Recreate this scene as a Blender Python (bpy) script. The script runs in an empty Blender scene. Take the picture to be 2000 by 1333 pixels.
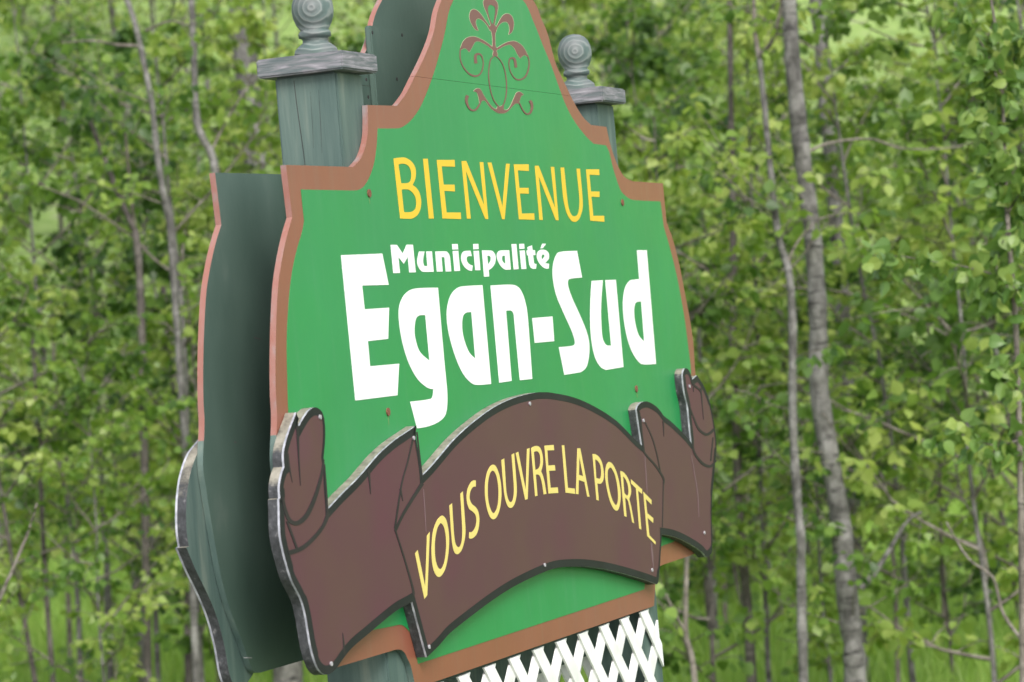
import bpy, math, random
import numpy as np
from mathutils import Vector, Matrix, noise
from mathutils.geometry import tessellate_polygon

S = bpy.context.scene
COL = S.collection
random.seed(7)
R = np.random.RandomState(11)
rad = math.radians

# ------------------------------------------------------------------ camera
F = 6400.0                      # focal length in photo pixels (photo 2000 wide)
ROLL = rad(5.0)
CAMZ = 1.7
cam_d = bpy.data.cameras.new('camera')
cam = bpy.data.objects.new('camera', cam_d); COL.objects.link(cam); S.camera = cam
cam_d.sensor_width = 36; cam_d.lens = F / 2000 * 36
cam_d.clip_start = 0.1; cam_d.clip_end = 2000
cr, sr = math.cos(ROLL), math.sin(ROLL)
cam.matrix_world = Matrix(((cr, sr, 0, 0), (0, 0, -1, 0), (-sr, cr, 0, CAMZ), (0, 0, 0, 1)))
cam_d.dof.use_dof = True; cam_d.dof.focus_distance = 7.3; cam_d.dof.aperture_fstop = 7.5

# ------------------------------------------------------------------ world, sun, exposure
SUN_EL, SUN_AZ = rad(42), rad(162)          # azimuth measured clockwise from +Y
w = bpy.data.worlds.new('World'); S.world = w; w.use_nodes = True
nt = w.node_tree; nt.nodes.clear()
sky = nt.nodes.new('ShaderNodeTexSky'); sky.sky_type = 'NISHITA'; sky.sun_disc = False
sky.sun_elevation = SUN_EL; sky.sun_rotation = SUN_AZ; sky.dust_density = 3.0; sky.air_density = 1.2
hs = nt.nodes.new('ShaderNodeHueSaturation'); hs.inputs['Saturation'].default_value = 0.35
bg = nt.nodes.new('ShaderNodeBackground'); bg.inputs['Strength'].default_value = 0.15
wo = nt.nodes.new('ShaderNodeOutputWorld')
nt.links.new(sky.outputs[0], hs.inputs['Color']); nt.links.new(hs.outputs[0], bg.inputs[0]); nt.links.new(bg.outputs[0], wo.inputs[0])
sun_d = bpy.data.lights.new('sun', 'SUN'); sun_d.energy = 1.5; sun_d.angle = rad(25); sun_d.color = (1, .97, .92)
sun = bpy.data.objects.new('sun', sun_d); COL.objects.link(sun)
sdir = Vector((math.sin(SUN_AZ) * math.cos(SUN_EL), math.cos(SUN_AZ) * math.cos(SUN_EL), math.sin(SUN_EL)))
sun.rotation_euler = sdir.to_track_quat('Z', 'Y').to_euler()
sun.location = (0, 0, 20)
S.render.engine = 'CYCLES'
S.view_settings.view_transform = 'Standard'; S.view_settings.look = 'None'
S.view_settings.exposure = 0.90; S.view_settings.gamma = 1.0; S.view_settings.use_curve_mapping = False

# ------------------------------------------------------------------ materials
def srgb(r, g, b):
    f = lambda c: ((c / 255 + .055) / 1.055) ** 2.4 if c > 10 else c / 255 / 12.92
    return (f(r), f(g), f(b))

def new_mat(name):
    m = bpy.data.materials.new(name); m.use_nodes = True
    return m, m.node_tree, m.node_tree.nodes['Principled BSDF']

def ramp(nt, stops):
    n = nt.nodes.new('ShaderNodeValToRGB')
    el = n.color_ramp.elements
    el[0].position = stops[0][0]; el[0].color = (*stops[0][1], 1)
    el[1].position = stops[-1][0]; el[1].color = (*stops[-1][1], 1)
    for p, c in stops[1:-1]:
        e = el.new(p); e.color = (*c, 1)
    return n

def noise_node(nt, scale, detail=4, vec_scale=(1, 1, 1), rough=.55, dist=0, loc=(0, 0, 0)):
    tc = nt.nodes.new('ShaderNodeTexCoord'); mp = nt.nodes.new('ShaderNodeMapping')
    mp.inputs['Scale'].default_value = vec_scale; mp.inputs['Location'].default_value = loc
    n = nt.nodes.new('ShaderNodeTexNoise'); n.inputs['Scale'].default_value = scale
    n.inputs['Detail'].default_value = detail; n.inputs['Roughness'].default_value = rough; n.inputs['Distortion'].default_value = dist
    nt.links.new(tc.outputs['Object'], mp.inputs['Vector']); nt.links.new(mp.outputs[0], n.inputs['Vector'])
    return n

def paint(name, stops, scale=6, vs=(1, 1, 1), rough=.5, bump=0., bscale=80, detail=5, spec=.5, coat=0, dist=0):
    m, nt, p = new_mat(name)
    n = noise_node(nt, scale, detail, vs, dist=dist)
    r = ramp(nt, stops)
    nt.links.new(n.outputs['Fac'], r.inputs[0]); nt.links.new(r.outputs[0], p.inputs['Base Color'])
    p.inputs['Roughness'].default_value = rough; p.inputs['Specular IOR Level'].default_value = spec
    p.inputs['Coat Weight'].default_value = coat; p.inputs['Coat Roughness'].default_value = .15
    if bump:
        n2 = noise_node(nt, bscale, 3, vs)
        b = nt.nodes.new('ShaderNodeBump'); b.inputs['Strength'].default_value = bump; b.inputs['Distance'].default_value = .002
        nt.links.new(n2.outputs['Fac'], b.inputs['Height']); nt.links.new(b.outputs[0], p.inputs['Normal'])
    return m

def sc(c, k): return tuple(x * k for x in c)
GREEN = (.013, .222, .060)
BROWN = (.222, .075, .046)
MAROON = (.088, .036, .047)
M = {}
M['green'] = paint('green_sign_film', [(.3, sc(GREEN, .94)), (.7, sc(GREEN, 1.06))], 3, rough=.38, bump=.08, bscale=14)
def grimy(m, col, k=.25):
    nt = m.node_tree; p = nt.nodes['Principled BSDF']; src = p.inputs['Base Color'].links[0].from_socket
    n = noise_node(nt, 7, 6, (6, 6, .45), loc=(3, 1, 2)); r = ramp(nt, [(.52, (0, 0, 0)), (.75, (k, k, k))]); nt.links.new(n.outputs['Fac'], r.inputs[0])
    n2 = noise_node(nt, 1.7, 7, rough=.65); r2 = ramp(nt, [(.45, (0, 0, 0)), (.75, (k, k, k))]); nt.links.new(n2.outputs['Fac'], r2.inputs[0])
    ad = nt.nodes.new('ShaderNodeMath'); ad.operation = 'ADD'; nt.links.new(r.outputs[0], ad.inputs[0]); nt.links.new(r2.outputs[0], ad.inputs[1])
    mx = nt.nodes.new('ShaderNodeMix'); mx.data_type = 'RGBA'; nt.links.new(ad.outputs[0], mx.inputs['Factor'])
    nt.links.new(src, mx.inputs['A']); mx.inputs['B'].default_value = (*col, 1); nt.links.new(mx.outputs['Result'], p.inputs['Base Color'])
    r3 = ramp(nt, [(.3, (.30, .30, .30)), (.7, (.52, .52, .52))]); nt.links.new(n2.outputs['Fac'], r3.inputs[0]); nt.links.new(r3.outputs[0], p.inputs['Roughness'])
grimy(M['green'], (.06, .24, .11), .30)
M['brown'] = paint('brown_border_film', [(.3, sc(BROWN, .93)), (.7, sc(BROWN, 1.06))], 5, rough=.42, bump=.06, bscale=14)
grimy(M['brown'], (.20, .12, .09), .35)
M['white'] = paint('white_vinyl', [(.3, (.77, .78, .80)), (.8, (.82, .82, .83))], 4, rough=.35)
M['yellow'] = paint('golden_yellow_vinyl', [(.3, (.68, .44, .022)), (.8, (.72, .47, .028))], 4, rough=.4)
M['pale_yellow'] = paint('pale_yellow_vinyl', [(.3, (.66, .54, .16)), (.8, (.70, .58, .18))], 4, rough=.4)
M['ornament'] = paint('dark_brown_print', [(.3, (.14, .055, .05)), (.8, (.165, .065, .06))], 8, rough=.45)
M['halo'] = paint('old_cream_outline', [(.3, (.36, .42, .25)), (.8, (.42, .44, .30))], 8, rough=.5)
M['maroon'] = paint('mottled_maroon_banner_print', [(.30, (.095, .030, .050)), (.45, MAROON), (.58, (.090, .042, .045)), (.72, (.097, .038, .055))], 2.8, rough=.42, detail=3, spec=.2, bump=.05, bscale=10)
M['charcoal'] = paint('charcoal_banner_outline', [(.3, (.012, .013, .015)), (.7, (.020, .021, .024))], 10, rough=.5, spec=.15)
M['line'] = paint('dark_fold_line', [(.3, (.020, .018, .020)), (.7, (.030, .026, .028))], 10, rough=.5, spec=.15)
M['black_edge'] = paint('black_painted_ply_edge', [(.35, (.018, .02, .022)), (.6, (.05, .052, .058)), (.75, (.22, .21, .21))], 28, vs=(1, 4, 1), rough=.6, bump=.5, bscale=60)
M['beige_edge'] = paint('weathered_beige_ply_edge', [(.3, (.16, .15, .12)), (.55, (.36, .33, .27)), (.8, (.45, .42, .36))], 18, vs=(1, 4, 1), rough=.8, bump=.5)
M['alu_edge'] = paint('pale_composite_edge', [(.3, (.16, .165, .19)), (.5, (.30, .31, .35)), (.7, (.48, .49, .54))], 45, vs=(1, 1, 1), rough=.7, detail=7)
M['pink_edge'] = paint('peeling_pink_ply_edge', [(.30, (.24, .20, .20)), (.45, (.26, .13, .11)), (.62, (.25, .105, .082)), (.80, (.36, .28, .27))], 13, vs=(1, 1.5, 1), rough=.85, bump=.4, bscale=60, detail=9)
M['teal_face'] = paint('dark_teal_painted_back', [(.25, (.040, .074, .058)), (.45, (.054, .092, .074)), (.62, (.070, .112, .092)), (.78, (.13, .17, .145))], 4.0, vs=(1, 1, .6), rough=.5, bump=.15, detail=7)
M['teal'] = paint('weathered_teal_timber', [(.22, (.038, .070, .064)), (.45, (.058, .098, .088)), (.60, (.084, .128, .112)), (.76, (.15, .185, .155))], 9, vs=(3, 3, .25), rough=.62, bump=.6, bscale=34, detail=8)
M['cap'] = paint('worn_grey_lilac_timber', [(.28, (.055, .080, .085)), (.45, (.115, .13, .135)), (.58, (.20, .195, .215)), (.75, (.34, .33, .35))], 22, vs=(.6, .6, 5), rough=.75, bump=.7, bscale=40, detail=8, dist=.6)
M['lattice'] = paint('white_plastic_lattice', [(.3, (.62, .63, .61)), (.5, (.76, .76, .76)), (.8, (.81, .81, .82))], 9, rough=.45, detail=8)
M['rust'] = paint('rusty_screw', [(.3, (.10, .035, .02)), (.7, (.22, .09, .05))], 300, rough=.8)
M['zinc'] = paint('zinc_screw', [(.3, (.25, .24, .26)), (.7, (.42, .42, .44))], 300, rough=.5)
M['crack'] = paint('dark_wood_split', [(.3, (.02, .018, .018)), (.7, (.035, .03, .03))], 30, rough=.9)
M['pale_streak'] = paint('dull_drip_streak', [(.3, (.13, .085, .095)), (.7, (.16, .10, .11))], 30, rough=.5, spec=.2)

def ring_mat():
    m, nt, p = new_mat('turned_teal_timber_with_pale_rings')
    tc = nt.nodes.new('ShaderNodeTexCoord'); mp = nt.nodes.new('ShaderNodeMapping')
    mp.inputs['Location'].default_value = (0, .014, -.100)
    wv = nt.nodes.new('ShaderNodeTexWave'); wv.wave_type = 'RINGS'; wv.rings_direction = 'X'
    wv.inputs['Scale'].default_value = 27; wv.inputs['Distortion'].default_value = 2.6; wv.inputs['Detail'].default_value = 2
    wv.inputs['Detail Scale'].default_value = 1.2
    nt.links.new(tc.outputs['Object'], mp.inputs['Vector']); nt.links.new(mp.outputs[0], wv.inputs['Vector'])
    r = ramp(nt, [(.0, (.065, .100, .092)), (.70, (.078, .116, .108)), (.93, (.125, .160, .150)), (1, (.17, .20, .19))])
    nt.links.new(wv.outputs['Fac'], r.inputs[0])
    n = noise_node(nt, 14, 6); r2 = ramp(nt, [(.38, (0, 0, 0)), (.68, (.85, .85, .85))]); nt.links.new(n.outputs['Fac'], r2.inputs[0])
    mx = nt.nodes.new('ShaderNodeMix'); mx.data_type = 'RGBA'
    nt.links.new(r2.outputs[0], mx.inputs['Factor']); nt.links.new(r.outputs[0], mx.inputs['A']); mx.inputs['B'].default_value = (.15, .15, .155, 1)
    nt.links.new(mx.outputs['Result'], p.inputs['Base Color'])
    p.inputs['Roughness'].default_value = .6
    b = nt.nodes.new('ShaderNodeBump'); b.inputs['Strength'].default_value = .4; b.inputs['Distance'].default_value = .002
    nt.links.new(wv.outputs['Fac'], b.inputs['Height']); nt.links.new(b.outputs[0], p.inputs['Normal'])
    return m
M['rings'] = ring_mat()

def bark_mat(name, base, dark, light):
    m, nt, p = new_mat(name)
    n = noise_node(nt, 3.5, 9, (4, 4, 2.2), rough=.7); r = ramp(nt, [(.36, dark), (.5, base), (.64, light)])
    nt.links.new(n.outputs['Fac'], r.inputs[0])
    n2 = noise_node(nt, 5, 4, (1.6, 1.6, 9)); r2 = ramp(nt, [(.56, (0, 0, 0)), (.68, (1, 1, 1))])
    nt.links.new(n2.outputs['Fac'], r2.inputs[0])
    mx = nt.nodes.new('ShaderNodeMix'); mx.data_type = 'RGBA'
    nt.links.new(r2.outputs[0], mx.inputs['Factor']); nt.links.new(r.outputs[0], mx.inputs['A']); mx.inputs['B'].default_value = (*sc(dark, .5), 1)
    nt.links.new(mx.outputs['Result'], p.inputs['Base Color']); p.inputs['Roughness'].default_value = .85
    b = nt.nodes.new('ShaderNodeBump'); b.inputs['Strength'].default_value = .7; b.inputs['Distance'].default_value = .01
    nt.links.new(n.outputs['Fac'], b.inputs['Height']); nt.links.new(b.outputs[0], p.inputs['Normal'])
    return m
M['bark'] = bark_mat('grey_aspen_bark', (.115, .110, .104), (.038, .036, .033), (.215, .208, .20))
M['bark_dark'] = bark_mat('dark_bark', (.085, .073, .066), (.035, .03, .028), (.14, .125, .115))  # darker, browner variant of the bark colours
M['twig'] = bark_mat('thin_grey_brown_twig', (.15, .13, .11), (.07, .06, .05), (.24, .215, .19))

def leaf_mat(name, stops, transl=.55, rough=.42):
    m, nt, p = new_mat(name)
    at = nt.nodes.new('ShaderNodeAttribute'); at.attribute_name = 'tint'
    oi = nt.nodes.new('ShaderNodeObjectInfo')
    ma = nt.nodes.new('ShaderNodeMath'); ma.operation = 'MULTIPLY_ADD'; ma.inputs[1].default_value = .22
    nt.links.new(oi.outputs['Random'], ma.inputs[0]); nt.links.new(at.outputs['Fac'], ma.inputs[2])
    sb = nt.nodes.new('ShaderNodeMath'); sb.operation = 'SUBTRACT'; sb.inputs[1].default_value = .11
    nt.links.new(ma.outputs[0], sb.inputs[0])
    r = ramp(nt, stops); nt.links.new(sb.outputs[0], r.inputs[0])
    nt.links.new(r.outputs[0], p.inputs['Base Color']); p.inputs['Roughness'].default_value = rough
    p.inputs['Specular IOR Level'].default_value = .5
    tr = nt.nodes.new('ShaderNodeBsdfTranslucent')
    hsn = nt.nodes.new('ShaderNodeHueSaturation'); hsn.inputs['Hue'].default_value = .496; hsn.inputs['Saturation'].default_value = 1.1; hsn.inputs['Value'].default_value = 1.35
    nt.links.new(r.outputs[0], hsn.inputs['Color']); nt.links.new(hsn.outputs[0], tr.inputs[0])
    mx = nt.nodes.new('ShaderNodeMixShader'); mx.inputs[0].default_value = transl
    out = nt.nodes['Material Output']
    nt.links.new(p.outputs[0], mx.inputs[1]); nt.links.new(tr.outputs[0], mx.inputs[2]); nt.links.new(mx.outputs[0], out.inputs['Surface'])
    return m
M['leaf'] = leaf_mat('young_poplar_leaf', [(0, (.050, .105, .026)), (.3, (.120, .215, .042)), (.6, (.215, .320, .064)), (1, (.40, .47, .14))])
M['leaf_near'] = leaf_mat('fresh_poplar_leaf', [(0, (.07, .15, .035)), (.5, (.15, .25, .06)), (1, (.28, .36, .09))], .4)
M['grass'] = leaf_mat('bright_meadow_grass', [(0, (.16, .28, .05)), (.5, (.25, .40, .075)), (1, (.36, .48, .13))], .4, .5)

def ground_mat():
    m, nt, p = new_mat('forest_floor_and_verge')
    n = noise_node(nt, .25, 8); r = ramp(nt, [(.35, (.09, .17, .035)), (.5, (.13, .22, .045)), (.64, (.15, .18, .07)), (.78, (.20, .17, .12))])
    nt.links.new(n.outputs['Fac'], r.inputs[0])
    tc = nt.nodes.new('ShaderNodeTexCoord'); sp = nt.nodes.new('ShaderNodeSeparateXYZ'); nt.links.new(tc.outputs['Object'], sp.inputs[0])
    mr = nt.nodes.new('ShaderNodeMapRange'); mr.inputs['From Min'].default_value = 46; mr.inputs['From Max'].default_value = 66
    nt.links.new(sp.outputs['Y'], mr.inputs[0])
    n2 = noise_node(nt, 1.6, 8); r2 = ramp(nt, [(.3, (.13, .20, .055)), (.46, (.20, .30, .07)), (.60, (.24, .33, .10)), (.72, (.30, .27, .22))]); nt.links.new(n2.outputs['Fac'], r2.inputs[0])
    mx = nt.nodes.new('ShaderNodeMix'); mx.data_type = 'RGBA'
    nt.links.new(mr.outputs[0], mx.inputs['Factor']); nt.links.new(r.outputs[0], mx.inputs['A']); nt.links.new(r2.outputs[0], mx.inputs['B'])
    mr2 = nt.nodes.new('ShaderNodeMapRange'); mr2.inputs['From Min'].default_value = 4.5; mr2.inputs['From Max'].default_value = 6.5; nt.links.new(sp.outputs['Y'], mr2.inputs[0])
    n3 = noise_node(nt, 30, 8); r3 = ramp(nt, [(.3, (.13, .125, .12)), (.7, (.30, .285, .27))]); nt.links.new(n3.outputs['Fac'], r3.inputs[0])  # unseen grey gravel around the camera, added to keep bounce light neutral
    mx2 = nt.nodes.new('ShaderNodeMix'); mx2.data_type = 'RGBA'; nt.links.new(mr2.outputs[0], mx2.inputs['Factor']); nt.links.new(r3.outputs[0], mx2.inputs['A']); nt.links.new(mx.outputs['Result'], mx2.inputs['B'])
    nt.links.new(mx2.outputs['Result'], p.inputs['Base Color']); p.inputs['Roughness'].default_value = .95
    return m
M['ground'] = ground_mat()

# ------------------------------------------------------------------ object helpers
def link(name, me, parent=None, mat=None, **props):
    o = bpy.data.objects.new(name, me); COL.objects.link(o)
    if parent: o.parent = parent
    if mat and me is not None:
        for mm in (mat if isinstance(mat, (list, tuple)) else [mat]):
            me.materials.append(mm)
    for k, v in props.items(): o[k] = v
    return o

def thing(name, label, cat, loc=(0, 0, 0), group=None):
    o = bpy.data.objects.new(name, None); COL.objects.link(o); o.location = loc; o.empty_display_size = .2
    o['label'] = label; o['category'] = cat
    if group: o['group'] = group
    return o

def pydata(name, v, f, smooth=False):
    me = bpy.data.meshes.new(name); me.from_pydata([tuple(x) for x in v], [], f); me.update()
    if smooth: me.polygons.foreach_set('use_smooth', [True] * len(me.polygons))
    return me

def gz(x, y):
    def ss(a, b, t):
        t = min(1, max(0, (t - a) / (b - a))); return t * t * (3 - 2 * t)
    z = -1.2 * ss(3, 12, y)
    if y > 44: z += (min(y, 130) - 44) * .26 * ss(44, 60, y)
    if abs(y) < 160: z += .18 * noise.noise(Vector((x * .08, y * .08, 0))) * ss(12, 26, y)
    return z

# ------------------------------------------------------------------ terrain
def terrain():
    xs = np.concatenate([np.linspace(-900, -60, 12), np.arange(-55, 56, 2.5), np.linspace(60, 900, 12)])
    ys = np.concatenate([np.linspace(-600, -10, 8), np.arange(-5, 135, 2.0), np.linspace(140, 1200, 12)])
    v = [(x, y, gz(x, y)) for y in ys for x in xs]
    nx = len(xs); f = [(j * nx + i, j * nx + i + 1, (j + 1) * nx + i + 1, (j + 1) * nx + i) for j in range(len(ys) - 1) for i in range(nx - 1)]
    link('ground', pydata('ground', v, f, True), None, M['ground'], kind='structure')
terrain()

# ------------------------------------------------------------------ the sign: photo tracing -> the sign's own plane
Z0 = 7.5
U1 = 2322.0
TH = math.atan(U1 / F)
BASE = Vector((0, Z0, gz(0, Z0)))
ct, st = math.cos(TH), math.sin(TH)
EX = Vector((st, ct, 0)); EB = Vector((-ct, st, 0))       # along the board / towards its back

def ray(px, py):
    xc = (px - 1000) / F; yc = -(py - 666.5) / F
    return Vector((xc * cr + yc * sr, 1, -xc * sr + yc * cr))
CL = Vector((0, 0, CAMZ)) - BASE
CLl = Vector((CL.dot(EX), CL.dot(EB), CL.z))
def on_y(px, py, y=0.):                                    # point of the board plane seen there -> (x, z)
    d = ray(px, py); dl = Vector((d.dot(EX), d.dot(EB), d.z))
    t = (y - CLl.y) / dl.y
    p = CLl + dl * t
    return (p.x, p.z)
def on_x(px, py, x):
    d = ray(px, py); dl = Vector((d.dot(EX), d.dot(EB), d.z))
    t = (x - CLl.x) / dl.x
    p = CLl + dl * t
    return (p.y, p.z)

def smooth(pts, closed=True, n=5):
    """pts: (x,y) smooth or (x,y,1) corner; Catmull-Rom between them"""
    out = []; N = len(pts)
    rng = range(N) if closed else range(N - 1)
    for i in rng:
        p1 = pts[i]; p2 = pts[(i + 1) % N]
        p0 = pts[i - 1] if (closed or i > 0) else p1
        p3 = pts[(i + 2) % N] if (closed or i + 2 < N) else p2
        if len(p1) == 3: p0 = p1
        if len(p2) == 3: p3 = p2
        P0, P1, P2, P3 = [np.array(q[:2], float) for q in (p0, p1, p2, p3)]
        if len(p1) == 3 and len(p2) == 3:
            out.append(tuple(P1)); continue
        for k in range(n):
            t = k / n
            q = .5 * ((2 * P1) + (P2 - P0) * t + (2 * P0 - 5 * P1 + 4 * P2 - P3) * t * t + (3 * P1 - P0 - 3 * P2 + P3) * t ** 3)
            out.append(tuple(q))
    if not closed: out.append(tuple(pts[-1][:2]))
    return out

def crop(pts, x0, y0, s):
    return [(x0 + p[0] * s, y0 + p[1] * s) + tuple(p[2:]) for p in pts]

def to_plane(px_pts, y): return [on_y(p[0], p[1], y) for p in px_pts]

def area2(l): return sum(l[i - 1][0] * l[i][1] - l[i][0] * l[i - 1][1] for i in range(len(l)))

def solid(name, loops, yf, yb, mats, parent, side_pick=None, **props):
    """prism between local y=yf (front) and yb (back); loops in (x,z); mats [front, side, back, ...]"""
    L = []
    for k, l in enumerate(loops):
        l = [q for i, q in enumerate(l) if (abs(q[0] - l[i - 1][0]) + abs(q[1] - l[i - 1][1])) > 1e-6]
        if (area2(l) > 0) != (k == 0): l = l[::-1]
        L.append(l)
    flat = [q for l in L for q in l]; n = len(flat)
    tris = tessellate_polygon([[Vector((q[0], q[1], 0)) for q in l] for l in L])
    v = [(q[0], yf, q[1]) for q in flat] + [(q[0], yb, q[1]) for q in flat]
    f = []; mi = []
    for a, b, c in tris:
        A, B, C = flat[a], flat[b], flat[c]
        cross = (B[0] - A[0]) * (C[1] - A[1]) - (B[1] - A[1]) * (C[0] - A[0])
        if cross < 0: b, c = c, b
        f.append((a, b, c)); mi.append(0)                  # normal -y
        f.append((a + n, c + n, b + n)); mi.append(2 if len(mats) > 2 else 0)
    o = 0
    for l in L:
        m = len(l)
        for i in range(m):
            j = (i + 1) % m
            f.append((o + i, o + i + n, o + j + n, o + j))
            k = 1 if len(mats) > 1 else 0
            if side_pick:
                dx = l[j][0] - l[i][0]; dz = l[j][1] - l[i][1]; ln = math.hypot(dx, dz) + 1e-9
                k = side_pick(dz / ln, -dx / ln) if side_pick.__code__.co_argcount == 2 else side_pick(dz / ln, -dx / ln, l[i][1])   # outward normal (x,z)
            mi.append(k)
        o += m
    me = pydata(name, v, f); me.polygons.foreach_set('material_index', mi)
    return link(name, me, parent, list(mats), **props)

def sheet(name, px_loops, y_plane, proud, mat, parent, **props):
    loops = [to_plane(l, y_plane) for l in px_loops]
    return solid(name, loops, y_plane - proud, y_plane - proud * .02, [mat], parent, **props)

sign = thing('welcome_sign', 'large green two-sided timber sign with brown scroll banner, white lattice and ball-topped posts', 'sign', BASE)
sign.rotation_euler = (0, 0, math.atan2(EX.y, EX.x))

TB = .0125       # board thickness
TP = .140        # post thickness
BF = -.026       # banner face plane
REAR = TB + TP   # inner face of the rear board

# board outline, photo pixels
left_vis = [(862.6, 0), (848, 60), (838, 90), (825, 120), (810, 150), (795, 180), (784, 196), (775, 207, 1), (718, 205.6, 1), (718.5, 255), (714, 285), (705, 309), (690, 326.5, 1),
            (558.5, 322.5, 1), (571, 425, 1), (561, 459), (552, 500), (544, 552), (540.6, 605), (538.8, 657), (538, 714), (538.8, 770), (541, 820)]
rear_low = [(396.5, 908), (403, 958), (410, 1003), (421, 1068), (433, 1132), (451, 1195), (473, 1254), (492, 1306)]
right_vis = [(1040.5, 0), (1057, 36), (1070.5, 69), (1084, 120), (1099, 155), (1120, 198), (1138, 228), (1154.5, 244.5, 1), (1184.5, 248.4, 1), (1192, 282), (1204, 318), (1219, 345), (1235.5, 354.5, 1),
             (1294.6, 358.5, 1), (1302, 434, 1), (1316, 474), (1327.7, 521), (1337.5, 571.5), (1347, 622), (1354, 669), (1359, 737)]
def loc(pts, y=0): return [on_y(p[0], p[1], y) + tuple(p[2:]) for p in pts]
Lv = loc(left_vis); Rv = loc(right_vis); Rl = loc(rear_low, REAR)
XC = .5 * (on_y(558.5, 322.5)[0] + on_y(1294.6, 358.5)[0])
print('XC', XC, 'shoulders', on_y(558.5, 322.5), on_y(1294.6, 358.5), 'w', on_y(1294.6, 358.5)[0] - on_y(558.5, 322.5)[0])
apexz = Lv[0][1] + .16
# bottom
Bl = loc([(664, 1302), (754, 1275), (776, 1269), (788, 1273), (796, 1287), (803, 1304), (812, 1345, 1)])
Br = loc([(1277.5, 1184, 1), (1281, 1130), (1285, 1112), (1294, 1104), (1354, 1083)])
for q in Rl: print('rear low', q)
low_left = [(q[0], q[1]) for q in Rl]
low_right = [(2 * XC - q[0], q[1]) for q in Rl][::-1]
peak = [(XC - .085, apexz - .03), (XC, apexz), (XC + .085, apexz - .03)]
outline_c = ([tuple(q) for q in Lv] + low_left + [(low_left[-1][0] + .03, low_left[-1][1] - .012)] + Bl[0:] + Br
             + low_right + [tuple(q) for q in Rv][::-1] + peak[::-1])
outline = smooth(outline_c, True, 5)

def clip_z(loop, z, keep_above):
    out = []
    for i in range(len(loop)):
        a = loop[i - 1]; b = loop[i]
        ina = (a[1] > z) == keep_above; inb = (b[1] > z) == keep_above
        if ina != inb:
            t = (z - a[1]) / (b[1] - a[1]); out.append((a[0] + t * (b[0] - a[0]), z))
        if inb: out.append(b)
    return out
seam_z = on_y(850, 154.5)[1]
print('seam', seam_z, on_y(1110, 186)[1])

up_out = clip_z(outline, seam_z + .0003, True); lo_out = clip_z(outline, seam_z - .0003, False)
edge_z = on_y(549, 845)[1]
def epick(nx, nz, z): return 1 if z > edge_z else 3
fmats = [M['brown'], M['pink_edge'], M['teal_face'], M['teal']]
up = solid('upper_panel', [up_out], 0, TB, fmats, sign, epick)
lo = solid('lower_panel', [lo_out], 0, TB, fmats, sign, epick)
# rear board: same outline, its brown face looking the other way
rmir = lambda l: [(2 * XC - q[0], q[1]) for q in l]
rup = solid('upper_panel', [up_out], REAR, REAR + TB, [M['teal_face'], M['pink_edge'], M['brown'], M['teal']], sign, epick, label='upper panel of the rear face, dark green inside')
rlo = solid('lower_panel', [lo_out], REAR, REAR + TB, [M['teal_face'], M['pink_edge'], M['brown'], M['teal']], sign, epick, label='lower panel of the rear face, dark green inside')

# green field
gl = [(886, 0), (866.5, 75), (850, 135), (834, 180), (819, 213), (801, 237), (783, 249.7), (765, 251.5, 1), (737.5, 251.5, 1), (735.7, 285), (731.5, 315), (724.6, 339), (714, 360), (702, 370.6), (687, 372.7, 1),
      (587.3, 370.6, 1), (593.6, 432, 1), (590, 453), (581, 483), (572, 522), (566, 564), (562, 615), (560, 660), (560, 700), (561.5, 760), (563, 811),
      (567, 900), (576, 1000), (593, 1100), (622, 1210), (640, 1247, 1), (743, 1228), (768, 1223), (780.6, 1220.7), (789, 1224), (799, 1234), (809, 1255), (816, 1297, 1),
      (860, 1282.6, 1), (1258, 1151.5, 1), (1263, 1100), (1273, 1075, 1), (1293, 1066.5), (1312.5, 1059.5), (1345, 1047, 1), (1352, 960), (1354, 850), (1349, 727),
      (1345, 688.5), (1337.5, 630), (1327.7, 571.5), (1318, 525), (1306, 478), (1295.7, 443, 1), (1289.3, 394, 1), (1243, 391.6), (1230, 389), (1220, 382), (1210, 369), (1197, 329.5), (1190, 300), (1183, 284.4, 1), (1159, 281.4, 1),
      (1144, 267), (1123, 240), (1105, 207), (1090, 168), (1075, 126), (1060, 90), (1042, 45), (1019.5, 0)]
gloc = [q for q in loc(gl)] + [(XC + .05, apexz - .10), (XC, apexz - .085), (XC - .05, apexz - .10)]
gloop = smooth(gloc, True, 5)
for par, ab, dz in ((up, True, .0003), (lo, False, -.0003)):
    solid('green_field', [clip_z(gloop, seam_z + dz, ab)], -.0010, -.00005, [M['green']], par)
    rgl = clip_z(gloop, seam_z + dz, ab)
    solid('green_field', [rmir(rgl)], REAR + TB + .0010, REAR + TB + .00005, [M['green']], rup if ab else rlo)

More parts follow.
